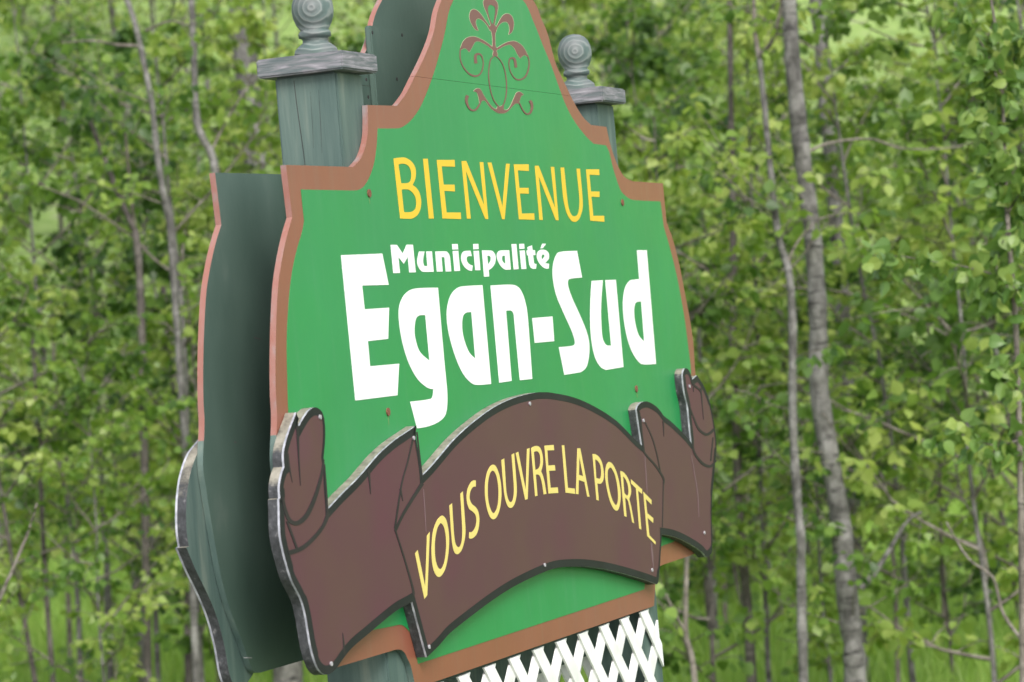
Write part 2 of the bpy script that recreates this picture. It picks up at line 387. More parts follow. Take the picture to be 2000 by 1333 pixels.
# ---- lettering on the board (print, a thin vinyl film)
LY = -.0011
def letters(defs, x0, y0, s, yp, mat, parent, proud=.0006):
    for loops in defs:
        px = [smooth(crop(l, x0, y0, s), True, 5) for l in loops]
        sheet('letter', px, yp, proud, mat, parent)
c = 1
def cc(*pts): return [(a, b, 1) for a, b in pts]
letters([
 [[(80, 95, c), (240, 75), (330, 95), (420, 160), (480, 260), (495, 370), (480, 480), (432, 590, c), (500, 640), (560, 730), (590, 860), (590, 960), (570, 1060), (520, 1150), (440, 1205), (390, 1218, c), (205, 1212, c)],
  [(170, 210, c), (220, 192), (300, 200), (360, 240), (400, 320), (412, 400), (405, 480), (380, 530), (320, 555), (220, 555, c)],
  [(228, 675, c), (290, 668), (370, 680), (440, 740), (490, 830), (505, 930), (495, 1010), (460, 1060), (400, 1090), (290, 1095), (270, 1070, c)]],
 [cc((630, 100), (715, 100), (828, 1212), (740, 1212))],
 [cc((885, 122), (1213, 122), (1220, 250), (972, 240), (1010, 582), (1213, 582), (1220, 708), (1022, 698), (1065, 1100), (1328, 1100), (1335, 1222), (992, 1212))],
 [cc((1345, 145), (1430, 140), (1765, 970), (1683, 162), (1748, 165), (1840, 1222), (1785, 1220), (1425, 330), (1515, 1215), (1447, 1215))]],
 760, 300, .10504, LY, M['yellow'], lo)
letters([
 [cc((92, 138), (150, 138), (318, 810), (372, 155), (425, 158), (348, 990), (312, 990))],
 [cc((487, 165), (710, 165), (712, 265), (545, 255), (570, 518), (708, 518), (712, 608), (577, 602), (607, 905), (793, 900), (797, 1000), (565, 990))],
 [cc((803, 188), (858, 185), (1110, 830), (1043, 203), (1093, 203), (1160, 1005), (1118, 1005), (860, 345), (922, 1000), (873, 1000))],
 [[(1190, 212, c), (1242, 212, c), (1270, 500), (1300, 760), (1330, 880), (1365, 935), (1400, 945), (1440, 925), (1465, 860), (1475, 740), (1470, 620), (1430, 230, c), (1480, 230, c), (1510, 560), (1522, 740), (1515, 850), (1480, 960), (1440, 1015), (1400, 1030), (1350, 1010), (1290, 920), (1250, 780), (1225, 620)]],
 [cc((1573, 240), (1768, 240), (1773, 328), (1622, 320), (1645, 573), (1773, 573), (1775, 658), (1652, 650), (1680, 938), (1843, 938), (1847, 1028), (1638, 1012))]],
 940, 300, .13, LY, M['yellow'], lo)
letters([
 [cc((78, 118), (322, 108), (360, 293), (203, 298), (218, 438), (362, 428), (357, 613), (237, 627), (250, 775), (422, 760), (412, 947), (163, 978))],
 [[(652, 310, c), (668, 500), (690, 750), (706, 920), (706, 1010), (692, 1070), (650, 1108), (590, 1132), (528, 1143, c), (487, 985, c), (590, 972), (618, 958), (625, 912, c), (585, 900), (530, 850), (480, 760), (445, 650), (425, 540), (420, 450), (432, 390), (465, 340), (520, 315)],
  [(577, 473, c), (540, 475), (520, 500), (513, 560), (520, 620), (545, 690), (602, 743, c)]],
 [[(915, 295, c), (967, 880, c), (890, 886), (850, 875), (800, 820), (755, 720), (720, 600), (705, 500), (708, 420), (730, 350), (770, 310), (820, 300)],
  [(850, 455, c), (820, 458), (800, 480), (795, 540), (805, 610), (835, 690), (873, 730, c)]],
 [[(963, 297, c), (1080, 292), (1125, 305), (1150, 340), (1170, 400), (1185, 500), (1210, 850, c), (1137, 858, c), (1105, 520), (1100, 470), (1085, 447), (1055, 447, c), (1088, 862, c), (1015, 873, c)]],
 [cc((1210, 490), (1330, 480), (1340, 627), (1225, 637))],
 [[(1475, 92, c), (1505, 250, c), (1440, 257), (1422, 270), (1425, 310), (1450, 380), (1500, 490), (1535, 580), (1548, 650), (1545, 720), (1530, 780), (1500, 808), (1470, 815), (1400, 827, c), (1367, 662, c), (1440, 655), (1460, 645), (1460, 620), (1440, 560), (1390, 450), (1350, 350), (1332, 250), (1333, 180), (1350, 120), (1380, 97)]],
 [[(1562, 270, c), (1628, 265, c), (1618, 400), (1618, 500), (1625, 600), (1640, 640), (1655, 652), (1677, 652, c), (1642, 265, c), (1705, 263, c), (1750, 780, c), (1660, 795), (1640, 795), (1610, 775), (1580, 720), (1560, 620), (1553, 500), (1555, 380)]],
 [[(1830, 88, c), (1888, 88, c), (1943, 762, c), (1870, 765), (1840, 750), (1800, 690), (1770, 600), (1750, 480), (1748, 380), (1760, 310), (1785, 270), (1815, 262), (1843, 258, c)],
  [(1855, 393, c), (1830, 395), (1818, 410), (1813, 450), (1820, 520), (1840, 590), (1873, 630, c)]]],
 640, 460, .33, LY, M['white'], lo)
letters([
 [cc((92, 105), (240, 105), (378, 312), (475, 102), (620, 102), (688, 755), (535, 760), (500, 385), (403, 555), (275, 395), (315, 772), (158, 775))],
 [[(768, 262, c), (897, 262, c), (868, 400), (862, 500), (878, 580), (900, 605), (965, 608, c), (937, 262, c), (1070, 258, c), (1113, 745, c), (880, 745), (820, 725), (760, 650), (728, 560), (728, 440)]],
 [[(1150, 262, c), (1390, 258), (1440, 285), (1480, 340), (1500, 430), (1528, 735, c), (1400, 738, c), (1370, 440), (1355, 400), (1297, 395, c), (1325, 738, c), (1190, 740, c)]],
 [cc((1563, 250), (1692, 245), (1738, 720), (1605, 728))], [cc((1548, 88), (1680, 85), (1692, 213), (1557, 218))]],
 755, 470, .0825, LY, M['white'], lo)
letters([
 [[(98, 230, c), (128, 350, c), (60, 352), (25, 370), (12, 410), (25, 470), (60, 520), (110, 550), (150, 560, c), (132, 680, c), (70, 672), (0, 630), (-60, 560), (-100, 470), (-108, 370), (-90, 290), (-50, 245), (20, 232)]],
 [cc((160, 80), (272, 75), (282, 193), (165, 200))], [cc((168, 235), (285, 230), (320, 665), (207, 668))],
 [[(355, 222, c), (530, 225), (590, 240), (640, 300), (662, 380), (655, 470), (625, 550), (570, 620), (505, 662, c), (515, 805, c), (403, 812, c)],
  [(472, 345, c), (510, 345), (540, 365), (552, 410), (540, 470), (490, 535, c)]],
 [[(962, 220, c), (1000, 650, c), (890, 655), (840, 635), (770, 570), (710, 460), (688, 360), (700, 280), (740, 235), (800, 222)],
  [(868, 343, c), (830, 345), (805, 365), (803, 420), (825, 480), (880, 527, c)]],
 [cc((1015, 82), (1123, 80), (1172, 640), (1065, 650))],
 [cc((1187, 78), (1295, 75), (1305, 185), (1195, 192))], [cc((1198, 228), (1310, 222), (1345, 635), (1238, 642))],
 [cc((1370, 150), (1472, 110), (1485, 215), (1538, 218), (1548, 326), (1497, 330), (1517, 500), (1530, 522), (1573, 527), (1560, 635), (1490, 635), (1440, 610), (1410, 540), (1387, 340), (1362, 335), (1350, 225), (1378, 222))],
 [[(1720, 207), (1790, 225), (1840, 280), (1853, 350), (1840, 420), (1762, 510, c), (1853, 520, c), (1845, 630, c), (1780, 630), (1710, 595), (1640, 520), (1595, 430), (1580, 340), (1600, 260), (1650, 215)],
  [(1715, 315), (1745, 330), (1750, 360), (1700, 425, c), (1685, 390), (1690, 340)]],
 [cc((1703, 75), (1785, 75), (1713, 175), (1665, 180))]],
 910, 470, .0875, LY, M['white'], lo)

# ---- floral ornament
def stroke_poly(path, widths, closed=False):
    p = [np.array(q, float) for q in path]; n = len(p); Lh = []; Rh = []
    for i in range(n):
        a = p[i - 1] if (i > 0 or closed) else p[i]; b = p[(i + 1) % n] if (i < n - 1 or closed) else p[i]
        d = b - a; d = d / (np.linalg.norm(d) + 1e-9); nn = np.array([-d[1], d[0]])
        wd = widths[i] if hasattr(widths, '__len__') else widths
        Lh.append(tuple(p[i] + nn * wd / 2)); Rh.append(tuple(p[i] - nn * wd / 2))
    return Lh, Rh
def wlerp(n, ws):
    t = np.linspace(0, len(ws) - 1, n); return [float(np.interp(a, range(len(ws)), ws)) for a in t]
OR = (850, 0, .18004)
orn = []
def opoly(*loops): orn.append(('p', [smooth(crop(l, *OR), True, 5) for l in loops]))
def ostroke(path, ws):
    q = smooth(crop(path, *OR), False, 6); Lh, Rh = stroke_poly(q, [w_ * .18 for w_ in wlerp(len(q), ws)])
    orn.append(('s', [Lh + Rh[::-1]]))
opoly([(610, 290, c), (560, 150), (525, 60), (525, 10), (560, -15), (620, -10), (665, 20), (680, 70), (670, 150), (650, 230), (640, 290, c)], [(600, 55), (575, 75), (572, 120), (590, 200), (622, 265), (640, 200), (650, 120), (640, 75)])
opoly([(595, 300, c), (540, 220), (480, 140), (430, 105), (390, 115), (370, 170), (380, 230), (410, 290), (440, 325), (468, 335, c), (445, 280), (438, 240), (450, 210), (480, 205), (520, 230), (560, 275), (600, 345, c)])
opoly([(660, 300, c), (700, 220), (740, 165), (790, 152), (830, 180), (850, 240), (848, 300), (830, 350), (795, 378, c), (805, 330), (800, 280), (780, 245), (740, 240), (700, 265), (670, 310), (655, 360, c)])
opoly([(590, 290), (625, 270), (665, 300), (650, 370), (650, 440), (655, 510), (680, 530), (665, 555), (675, 605), (625, 605), (630, 555), (610, 530), (620, 500), (620, 420), (610, 350)])
opoly([(622, 515, c), (560, 465), (490, 425), (420, 400), (350, 410), (300, 455), (272, 530, c), (285, 540), (310, 525), (340, 535), (368, 568, c), (395, 520), (430, 460), (470, 450), (520, 470), (570, 500), (615, 535, c)])
ostroke([(274, 522), (268, 580), (275, 660), (310, 740), (370, 805), (430, 828), (480, 810), (510, 760), (520, 690), (510, 630), (490, 595), (455, 590), (435, 615), (440, 690)], [9, 10, 14, 20, 12, 9, 14, 28, 32])
opoly([(675, 520, c), (740, 480), (800, 455), (860, 450), (920, 480), (965, 530), (1000, 600), (1003, 620, c), (970, 600), (945, 610), (922, 635, c), (890, 590), (860, 530), (820, 490), (780, 490), (730, 510), (680, 540, c)])
ostroke([(1000, 600), (1018, 680), (1005, 770), (970, 840), (910, 868), (860, 850), (815, 780), (798, 700), (805, 650), (830, 632), (860, 650), (875, 735)], [9, 12, 16, 16, 10, 9, 14, 26, 28])
ostroke([(648, 605), (600, 650), (580, 760), (582, 880), (605, 1010), (640, 1100), (690, 1165)], [9, 8, 9, 10, 12])
ostroke([(648, 605), (700, 650), (745, 740), (770, 880), (770, 1010), (750, 1110), (725, 1160)], [9, 9, 10, 9, 12])
opoly([(415, 990, c), (450, 962), (490, 975), (525, 1040), (580, 1120), (630, 1175), (665, 1185), (672, 1165), (700, 1158), (738, 1150), (742, 1190), (775, 1195), (810, 1160), (860, 1050), (880, 1010), (915, 1000), (958, 1030, c), (930, 1045), (915, 1090), (905, 1125, c), (870, 1125), (830, 1160), (790, 1205), (750, 1228), (690, 1230), (640, 1205), (590, 1160), (550, 1105), (525, 1090), (500, 1100), (480, 1125, c), (470, 1060), (450, 1005)])
ostroke([(495, 1105), (450, 1180), (410, 1200), (370, 1180), (340, 1120), (338, 1070), (350, 1040)], [10, 18, 18, 22, 30, 34])
ostroke([(908, 1115), (950, 1200), (990, 1238), (1030, 1225), (1048, 1170), (1040, 1120), (1025, 1095)], [10, 14, 18, 22, 30, 28])
for k, (kind, loops) in enumerate(orn):
    lp = [to_plane(l, LY) for l in loops]
    # lower scrolls sit on the lower panel
    zc = np.mean([q[1] for q in lp[0]])
    o = solid('scroll_motif', lp, LY - .0004 - .00006 * k, LY, [M['ornament']], up if zc > seam_z else lo)
    # worn pale outline: the same shape a little larger, under it
    if kind == 'p':
        h = []
        for l in loops[:1]:
            q = l if area2(l) > 0 else l[::-1]
            n = len(q); hh = []
            for i in range(n):
                a = np.array(q[i - 1]); b = np.array(q[(i + 1) % n]); d = b - a; d /= (np.linalg.norm(d) + 1e-9)
                hh.append((q[i][0] + d[1] * .7, q[i][1] - d[0] * .7))
            h.append(hh)
        solid('motif_outline', [to_plane(hh, LY) for hh in h] + lp[1:], LY - .0002 - .00001 * k, LY, [M['halo']], up if zc > seam_z else lo)

for q in ([(497, 659), (511, 663), (511, 664), (497, 660.4)], [(457, 863), (462, 864), (462, 865.2), (457, 864.5)], [(476, 1284), (492, 1284.5), (492, 1286), (476, 1285.5)]):
    sheet('scuff', [q], REAR - .0002, .0003, M['zinc'] if q[0][1] > 1000 else M['pale_streak'], rlo)
# ---- screws on the board
def disc(name, px, py, y, r, mat, parent, h=.003, squash=1.):
    x, z = on_y(px, py, y)
    lp = [(x + r * math.cos(a) * squash, z + r * math.sin(a)) for a in np.linspace(0, 2 * math.pi, 13)[:-1]]
    return solid(name, [lp], y - h, y, [mat], parent)
for px, py in ((720, 378), (1215, 396), (757, 805), (1242, 760)):
    disc('screw', px, py, LY, .0085, M['rust'], lo)
    q = [(px - .6, py + 4), (px + .6, py + 4), (px + 1.8, py + 30), (px + 1.2, py + 30)]
for px, py, L_ in ((757.8, 811, 20), (1243, 765, 12), (720.5, 384, 14)):
    sheet('rust_streak', [[(px - .8, py), (px + .8, py), (px + 2.2, py + L_), (px + 1.2, py + L_)]], LY, .0003, paint('rust_streak', [(.3, (.10, .22, .07)), (.8, (.13, .24, .08))], 40), lo)

# ------------------------------------------------------------------ scroll banner
ban = (crop([(425, 155, c), (450, 335, c), (520, 210), (580, 130), (645, 96), (700, 120), (740, 180), (762, 300), (765, 450), (755, 600), (745, 690, c), (765, 850), (775, 1050), (795, 1310, c)], 510, 780, .16505)
       + crop([(560, 890), (680, 770), (800, 630), (900, 540), (980, 485), (1047, 440, c), (1045, 510), (1065, 640), (1082, 770, c), (1150, 700), (1230, 605), (1300, 525)], 500, 700, .3001)
       + crop([(100, 320), (200, 245), (300, 195), (400, 168), (450, 164), (500, 168), (600, 190), (700, 235), (800, 300), (880, 380)], 880, 700, .4051)
       + crop([(235, 1140, c), (165, 670, c), (180, 620), (220, 580), (290, 562), (360, 590), (430, 640), (480, 700), (520, 755), (600, 815), (700, 910), (800, 1010), (880, 1110, c), (850, 830), (830, 620), (790, 450), (770, 300), (765, 200), (780, 150), (805, 130), (840, 155), (870, 220), (888, 280, c), (950, 225, c), (1000, 300), (1050, 390), (1100, 520), (1140, 680), (1170, 850), (1190, 1000), (1200, 1100), (1203, 1180, c)], 1220, 700, .15)
       + crop([(750, 130), (735, 300), (722, 450), (718, 600), (722, 750), (722, 930), (700, 975), (682, 990), (665, 986), (630, 945), (560, 895), (450, 835), (350, 798), (255, 782, c), (235, 1100), (222, 1230, c), (210, 1245, c)], 1240, 880, .21)
       + crop([(950, 1072), (850, 1042), (750, 1018), (650, 1005), (560, 1006), (500, 1015), (420, 1045), (300, 1105), (200, 1170), (100, 1245), (0, 1325)], 880, 700, .4051)
       + crop([(1850, 790), (1680, 955, c), (1475, 180, c), (1400, 225), (1250, 310), (1050, 470), (850, 640), (650, 810), (530, 950), (440, 1080), (380, 1150), (310, 1195), (240, 1190), (170, 1120), (110, 980), (60, 780), (30, 600)], 600, 1150, .14)
       + crop([(330, 900), (300, 790), (240, 670), (205, 560), (180, 460), (165, 380), (160, 300), (158, 200), (155, 140, c)], 500, 933, .3001)
       + crop([(235, 1170, c), (227, 1050), (240, 950), (262, 860), (285, 800, c), (276, 700), (282, 600), (310, 480), (350, 360), (400, 230)], 510, 780, .16505))
ban_px = smooth(ban, True, 4)
ban_l = to_plane(ban_px, BF)
def rim_mat():
    m, nt, p = new_mat('ply_rim_black_paint_worn_to_beige_on_top')
    n = noise_node(nt, 60, 9, (1, 1, 1), rough=.75); r = ramp(nt, [(.40, (.018, .02, .022)), (.58, (.05, .052, .058)), (.74, (.26, .25, .25))]); nt.links.new(n.outputs['Fac'], r.inputs[0])
    n2 = noise_node(nt, 34, 9, (1, 1, 1), rough=.7); r2 = ramp(nt, [(.3, (.09, .085, .07)), (.5, (.21, .195, .155)), (.7, (.30, .28, .235))]); nt.links.new(n2.outputs['Fac'], r2.inputs[0])
    g = nt.nodes.new('ShaderNodeNewGeometry'); sp = nt.nodes.new('ShaderNodeSeparateXYZ'); nt.links.new(g.outputs['True Normal'], sp.inputs[0])
    ad = nt.nodes.new('ShaderNodeMath'); ad.operation = 'ADD'; nt.links.new(sp.outputs['Z'], ad.inputs[0]); nt.links.new(n2.outputs['Fac'], ad.inputs[1])
    mr = nt.nodes.new('ShaderNodeMapRange'); mr.inputs['From Min'].default_value = .85; mr.inputs['From Max'].default_value = 1.2; nt.links.new(ad.outputs[0], mr.inputs[0])
    mx = nt.nodes.new('ShaderNodeMix'); mx.data_type = 'RGBA'
    nt.links.new(mr.outputs[0], mx.inputs['Factor']); nt.links.new(r.outputs[0], mx.inputs['A']); nt.links.new(r2.outputs[0], mx.inputs['B'])
    nt.links.new(mx.outputs['Result'], p.inputs['Base Color']); p.inputs['Roughness'].default_value = .7
    return m
M['beige_edge'] = rim_mat()
def pick(nx, nz): return 2
banner = solid('banner_backing', [ban_l], BF + .0060, -.0012, [M['black_edge'], M['black_edge'], M['beige_edge']], sign, pick, label='thick plywood backing of the scroll banner with worn edges')
def pick2(nx, nz): return 1
face = solid('scroll_banner', [ban_l], BF + .0015, BF + .0058, [M['maroon'], M['alu_edge'], M['charcoal']], sign, pick2, label='maroon ribbon banner across the front of the sign')
# second banner on the far face
ban_r = rmir(ban_l)
Yr = REAR + TB
rb = smooth([(400, 842, 1), (385, 861), (364, 888), (350, 928), (344, 965), (342, 1003), (343, 1040), (347, 1069, 1), (342, 1071, 1), (352, 1095), (362, 1118), (385, 1165), (403, 1210), (417, 1264), (427, 1318), (440, 1345), (465, 1352, 1)], False, 4)
rbl = to_plane(rb, Yr - BF - .0015)
thr = max(q[0] for q in rbl)
if area2(ban_r) < 0: ban_r = ban_r[::-1]
n_ = len(ban_r); st_ = [i for i in range(n_) if ban_r[i][0] > thr and ban_r[i - 1][0] <= thr]
best = None
for i0 in st_:                                              # longest run right of the cut
    k = 0
    while ban_r[(i0 + k) % n_][0] > thr and k < n_: k += 1
    if best is None or k > best[1]: best = (i0, k)
run = [ban_r[(best[0] + k) % n_] for k in range(best[1])]
ban_r = run + rbl                                           # counter-clockwise: right part back over the top, then down the left end
solid('banner_backing', [ban_r], Yr + .0012, Yr - BF - .0060, [M['teal'], M['black_edge'], M['beige_edge']], sign, pick, label='backing of the banner on the far face')
solid('scroll_banner', [ban_r], Yr - BF - .0058, Yr - BF - .0015, [M['charcoal'], M['alu_edge'], M['charcoal']], sign, pick2, label='pale edged ribbon banner on the far face')

# charcoal outline printed along the rim
def inset_strip(loop, width_fn, y, proud, mat, parent, name):
    l = loop if area2(loop) > 0 else loop[::-1]
    # resample away tiny segments
    n = len(l); v = []; f = []
    inner = []
    for i in range(n):
        a = np.array(l[i - 1]); p = np.array(l[i]); b = np.array(l[(i + 1) % n])
        d1 = (p - a) / (np.linalg.norm(p - a) + 1e-9); d2 = (b - p) / (np.linalg.norm(b - p) + 1e-9)
        n1 = np.array([-d1[1], d1[0]]); n2 = np.array([-d2[1], d2[0]])
        m = n1 + n2; m /= (np.linalg.norm(m) + 1e-9)
        k = 1 / max(.55, float(m.dot(n1)))
        inner.append(p + m * width_fn(n1 + n2, p) * k)
    for i in range(n):
        v.append((l[i][0], y - proud, l[i][1])); v.append((inner[i][0], y - proud, inner[i][1]))
    for i in range(n):
        j = (i + 1) % n; f.append((2 * i, 2 * j, 2 * j + 1, 2 * i + 1))
    return link(name, pydata(name, v, f), parent, mat)
def bw(nn, p):
    nn = nn / (np.linalg.norm(nn) + 1e-9)
    base = .0155 if abs(nn[1]) > .5 else .018
    if nn[1] > .4: base = .0175
    if abs(nn[1]) <= .5 and nn[0] > 0: base = .022            # left-hand edges carry a wide line
    if abs(nn[1]) <= .5 and nn[0] < 0: base = .010
    return base
YF = BF + .0015
inset_strip(ban_l, bw, YF, .0004, M['charcoal'], face, 'dark_outline')
kk = [0]
def bline(pts, ws, x0, y0, s, mat='line'):
    q = smooth(crop(pts, x0, y0, s), False, 6)
    Lh, Rh = stroke_poly(q, [a * s for a in wlerp(len(q), ws)])
    kk[0] += 1
    lp = to_plane(Lh + Rh[::-1], YF)
    solid('fold_line', [lp], YF - .0006 - .00005 * (kk[0] % 12), YF, [M[mat]], face)
E_ = (500, 700, .3001)
bline([(1022, 520), (985, 680), (945, 830), (903, 1110)], [10, 9, 12], *E_)
bline([(1082, 815), (1040, 880), (960, 1010), (905, 1125)], [24, 20, 16], *E_)
bline([(1046, 480), (1062, 620), (1082, 790)], [9, 9], *E_)
bline([(905, 1120), (960, 1290), (1015, 1480), (1025, 1540)], [9, 11, 16], *E_)
bline([(938, 850), (955, 930)], [14, 3], *E_)
bline([(730, 725), (738, 800), (745, 885)], [18, 10, 2], *E_)
bline([(440, 660), (425, 760), (385, 900), (330, 1020), (270, 1072), (220, 1058), (190, 990), (172, 900)], [8, 18, 26, 30, 26, 22, 10], *E_)
bline([(468, 1010), (440, 1085), (380, 1165), (300, 1235), (210, 1268)], [22, 22, 26, 30], *E_)
bline([(200, 1060), (265, 1240)], [14, 14], *E_)
bline([(443, 690), (455, 860), (464, 1010)], [9, 12], *E_)
bline([(268, 440), (275, 620), (288, 830)], [20, 8, 2], *E_)
bline([(205, 620), (218, 720), (236, 810)], [14, 10, 2], *E_)
bline([(563, 1010 + 777), (570, 1080 + 777), (575, 1150 + 777)], [2, 10, 18], *E_)
T_ = (1220, 700, .15)
bline([(265, 835), (350, 1020), (400, 1180), (435, 1330), (468, 1510)], [16, 14, 14], *T_)
bline([(205, 760), (240, 1140), (262, 1240), (400, 1400), (500, 1560), (505, 1640)], [14, 18, 24, 26, 16], *T_)
bline([(503, 1620), (497, 1900), (490, 2200)], [12, 10, 10], *T_)
bline([(835, 600), (890, 760), (960, 920), (1050, 990), (1110, 975), (1160, 925)], [12, 20, 30, 34, 30], *T_)
bline([(885, 1120), (905, 1230), (980, 1340), (1060, 1400), (1130, 1400), (1190, 1330)], [22, 26, 34, 34, 20], *T_)
bline([(1150, 1030), (1120, 1340)], [12, 16], *T_)
bline([(990, 390), (1005, 560), (1025, 800)], [20, 12, 2], *T_)
bline([(500, 820), (505, 920), (508, 1020)], [18, 10, 2], *T_)
bline([(893, 370), (895, 440)], [14, 3], *T_)
bline([(860, 300), (900, 350), (960, 400), (990, 440)], [10, 24, 14], *T_)
# faint runs of dirt
for pts in (([(827, 956), (830, 1000), (832, 1040)], 1.), ([(1259, 890), (1262, 930), (1264, 965)], 1.), ([(1350, 890), (1362, 960), (1365, 1010)], 1.), ([(1272, 1060), (1276, 1110)], 2.)):
    bline(pts[0], [pts[1], pts[1] * 1.5, .4], 0, 0, 1, 'pale_streak')
for px, py in ((624, 815), (807, 856), (646, 1297), (837, 1264), (1034, 789), (1063, 1104), (1273, 1114), (1256, 822), (1346, 755), (1375, 1041)):
    disc('screw', px, py, YF, .0045, M['zinc'], face, .003)

BT = YF - .0003
letters([
 [cc((55, 808), (82, 772), (162, 1160), (180, 620), (208, 582), (182, 1240), (153, 1282))],
 [[(345, 415), (380, 460), (402, 560), (410, 680), (400, 820), (375, 950), (340, 1025), (302, 1052), (265, 1020), (240, 940), (228, 820), (230, 690), (245, 570), (280, 470), (315, 425)],
  [(325, 492), (355, 530), (375, 620), (380, 740), (368, 860), (345, 940), (318, 970), (290, 945), (268, 870), (260, 760), (265, 650), (285, 550), (305, 508)]],
 [[(413, 310, c), (440, 285, c), (452, 480), (462, 620), (478, 710), (505, 742), (530, 720), (545, 650), (547, 540), (540, 400), (527, 185, c), (553, 162, c), (570, 400), (580, 560), (572, 660), (545, 760), (515, 805), (490, 815), (465, 795), (445, 720), (430, 560)]],
 [[(688, 48, c), (687, 112, c), (660, 115), (635, 150), (622, 210), (630, 260), (650, 295), (690, 330), (715, 380), (725, 460), (715, 550), (690, 615), (655, 648), (630, 653), (618, 645, c), (620, 585, c), (645, 585), (672, 555), (690, 510), (695, 450), (680, 400), (650, 368), (620, 345), (600, 290), (592, 220), (602, 140), (630, 75), (660, 48)]]],
 800, 930, .18757, BT, M['pale_yellow'], face)
letters([
 [[(190, 400), (235, 430), (280, 530), (312, 680), (325, 840), (318, 1000), (290, 1150), (245, 1255), (192, 1290), (140, 1250), (95, 1130), (65, 960), (57, 800), (65, 660), (95, 520), (140, 430)],
  [(185, 498), (220, 530), (255, 630), (275, 760), (280, 900), (268, 1040), (240, 1140), (197, 1190), (160, 1150), (125, 1050), (105, 930), (102, 790), (108, 680), (130, 570), (155, 515)]],
 [[(325, 325, c), (370, 300, c), (385, 520), (402, 800), (420, 910), (445, 985), (475, 1010), (505, 985), (525, 910), (530, 800), (525, 680), (490, 238, c), (532, 215, c), (560, 560), (575, 780), (570, 900), (545, 1020), (510, 1085), (470, 1105), (430, 1080), (395, 990), (370, 850), (350, 650)]],
 [cc((557, 210), (600, 190), (722, 820), (742, 145), (783, 130), (752, 960), (712, 972))],
 [[(808, 130, c), (850, 105), (900, 95), (950, 120), (985, 200), (1000, 300), (998, 400), (970, 510, c), (1000, 580), (1030, 700), (1057, 875, c), (1015, 885, c), (985, 700), (960, 610), (930, 565), (885, 560, c), (912, 905, c), (875, 915, c)],
  [(853, 195, c), (885, 182), (920, 190), (950, 240), (960, 320), (955, 400), (930, 460), (877, 485, c)]],
 [cc((1025, 90), (1175, 78), (1182, 165), (1072, 168), (1087, 415), (1193, 405), (1203, 495), (1100, 500), (1125, 775), (1243, 770), (1250, 860), (1092, 870))]],
 940, 860, .12003, BT, M['pale_yellow'], face)
letters([
 [cc((45, 65), (75, 65), (120, 592), (205, 602), (210, 667), (93, 652))],
 [cc((238, 102), (273, 102), (388, 705), (360, 700), (325, 520), (255, 495), (250, 672), (220, 668)), cc((262, 200), (308, 448), (257, 430))],
 [[(425, 172, c), (470, 180), (520, 230), (553, 320), (565, 420), (560, 490), (540, 530), (515, 543), (485, 535, c), (503, 750, c), (475, 742, c)],
  [(457, 240, c), (490, 260), (520, 310), (533, 390), (530, 450), (515, 480), (472, 468, c)]],
 [[(635, 272), (675, 300), (720, 390), (755, 520), (772, 640), (770, 760), (750, 850), (725, 875), (690, 855), (650, 780), (615, 660), (590, 520), (583, 410), (595, 320), (615, 280)],
  [(645, 340), (670, 365), (705, 440), (730, 550), (742, 660), (742, 750), (725, 800), (705, 800), (675, 750), (645, 660), (620, 540), (612, 430), (620, 365)]],
 [[(770, 382, c), (810, 400), (860, 465), (895, 560), (903, 650), (880, 732, c), (905, 830), (942, 1033, c), (918, 1018, c), (880, 810), (860, 745), (828, 712, c), (848, 955, c), (820, 942, c)],
  [(803, 450, c), (830, 480), (860, 550), (873, 630), (865, 680), (845, 685), (818, 650, c)]],
 [cc((900, 485), (1040, 612), (1040, 668), (990, 628), (1030, 1110), (1005, 1095), (965, 600), (905, 542))],
 [cc((1055, 640), (1155, 742), (1157, 800), (1085, 730), (1103, 905), (1178, 968), (1178, 1027), (1107, 965), (1130, 1180), (1207, 1260), (1207, 1297), (1105, 1192))]],
 1090, 860, .15752, BT, M['pale_yellow'], face)

# ------------------------------------------------------------------ posts, caps, finials
def bevel_box(name, x0, x1, y0, y1, z0, z1, mat, parent, b=.004, **props):
    import bmesh
    bm = bmesh.new(); bmesh.ops.create_cube(bm, size=1)
    for v in bm.verts:
        v.co = Vector(((x0 + x1) / 2 + v.co.x * (x1 - x0), (y0 + y1) / 2 + v.co.y * (y1 - y0), (z0 + z1) / 2 + v.co.z * (z1 - z0)))
    if b: bmesh.ops.bevel(bm, geom=bm.edges[:], offset=b, segments=2, affect='EDGES')
    me = bpy.data.meshes.new(name); bm.to_mesh(me); bm.free()
    return link(name, me, parent, mat, **props)

px0 = on_y(658, 150, TB)[0]; px1 = on_y(705, 150, TB)[0]
print('post', px0, px1, 'width', px1 - px0)
PW = TP - .002
px1 = px0 + PW
capz_b = on_y(660, 136, -.0)[1]; capz_t = on_y(660.2, 99.5, -.0)[1]
print('cap z', capz_b, capz_t)
prof = [(0, .0), (.044, .0), (.046, .008), (.043, .018), (.034, .026), (.0265, .031), (.026, .037), (.029, .0415), (.0335, .0425), (.034, .050), (.031, .055), (.0285, .057), (.0365, .069), (.042, .084), (.0435, .098), (.042, .113), (.0365, .128), (.028, .138), (.017, .1445), (.006, .147), (0, .1475)]
def finial(cx, cy, z0, parent):
    n = 32; v = []; f = []
    for r, z in prof:
        for i in range(n):
            a = 2 * math.pi * i / n; v.append((r * math.cos(a), r * math.sin(a), z))
    for j in range(len(prof) - 1):
        for i in range(n):
            k = (i + 1) % n; f.append((j * n + i, j * n + k, (j + 1) * n + k, (j + 1) * n + i))
    o = link('finial', pydata('finial', v, f, True), parent, M['rings'])
    o.location = (cx, cy, z0); return o
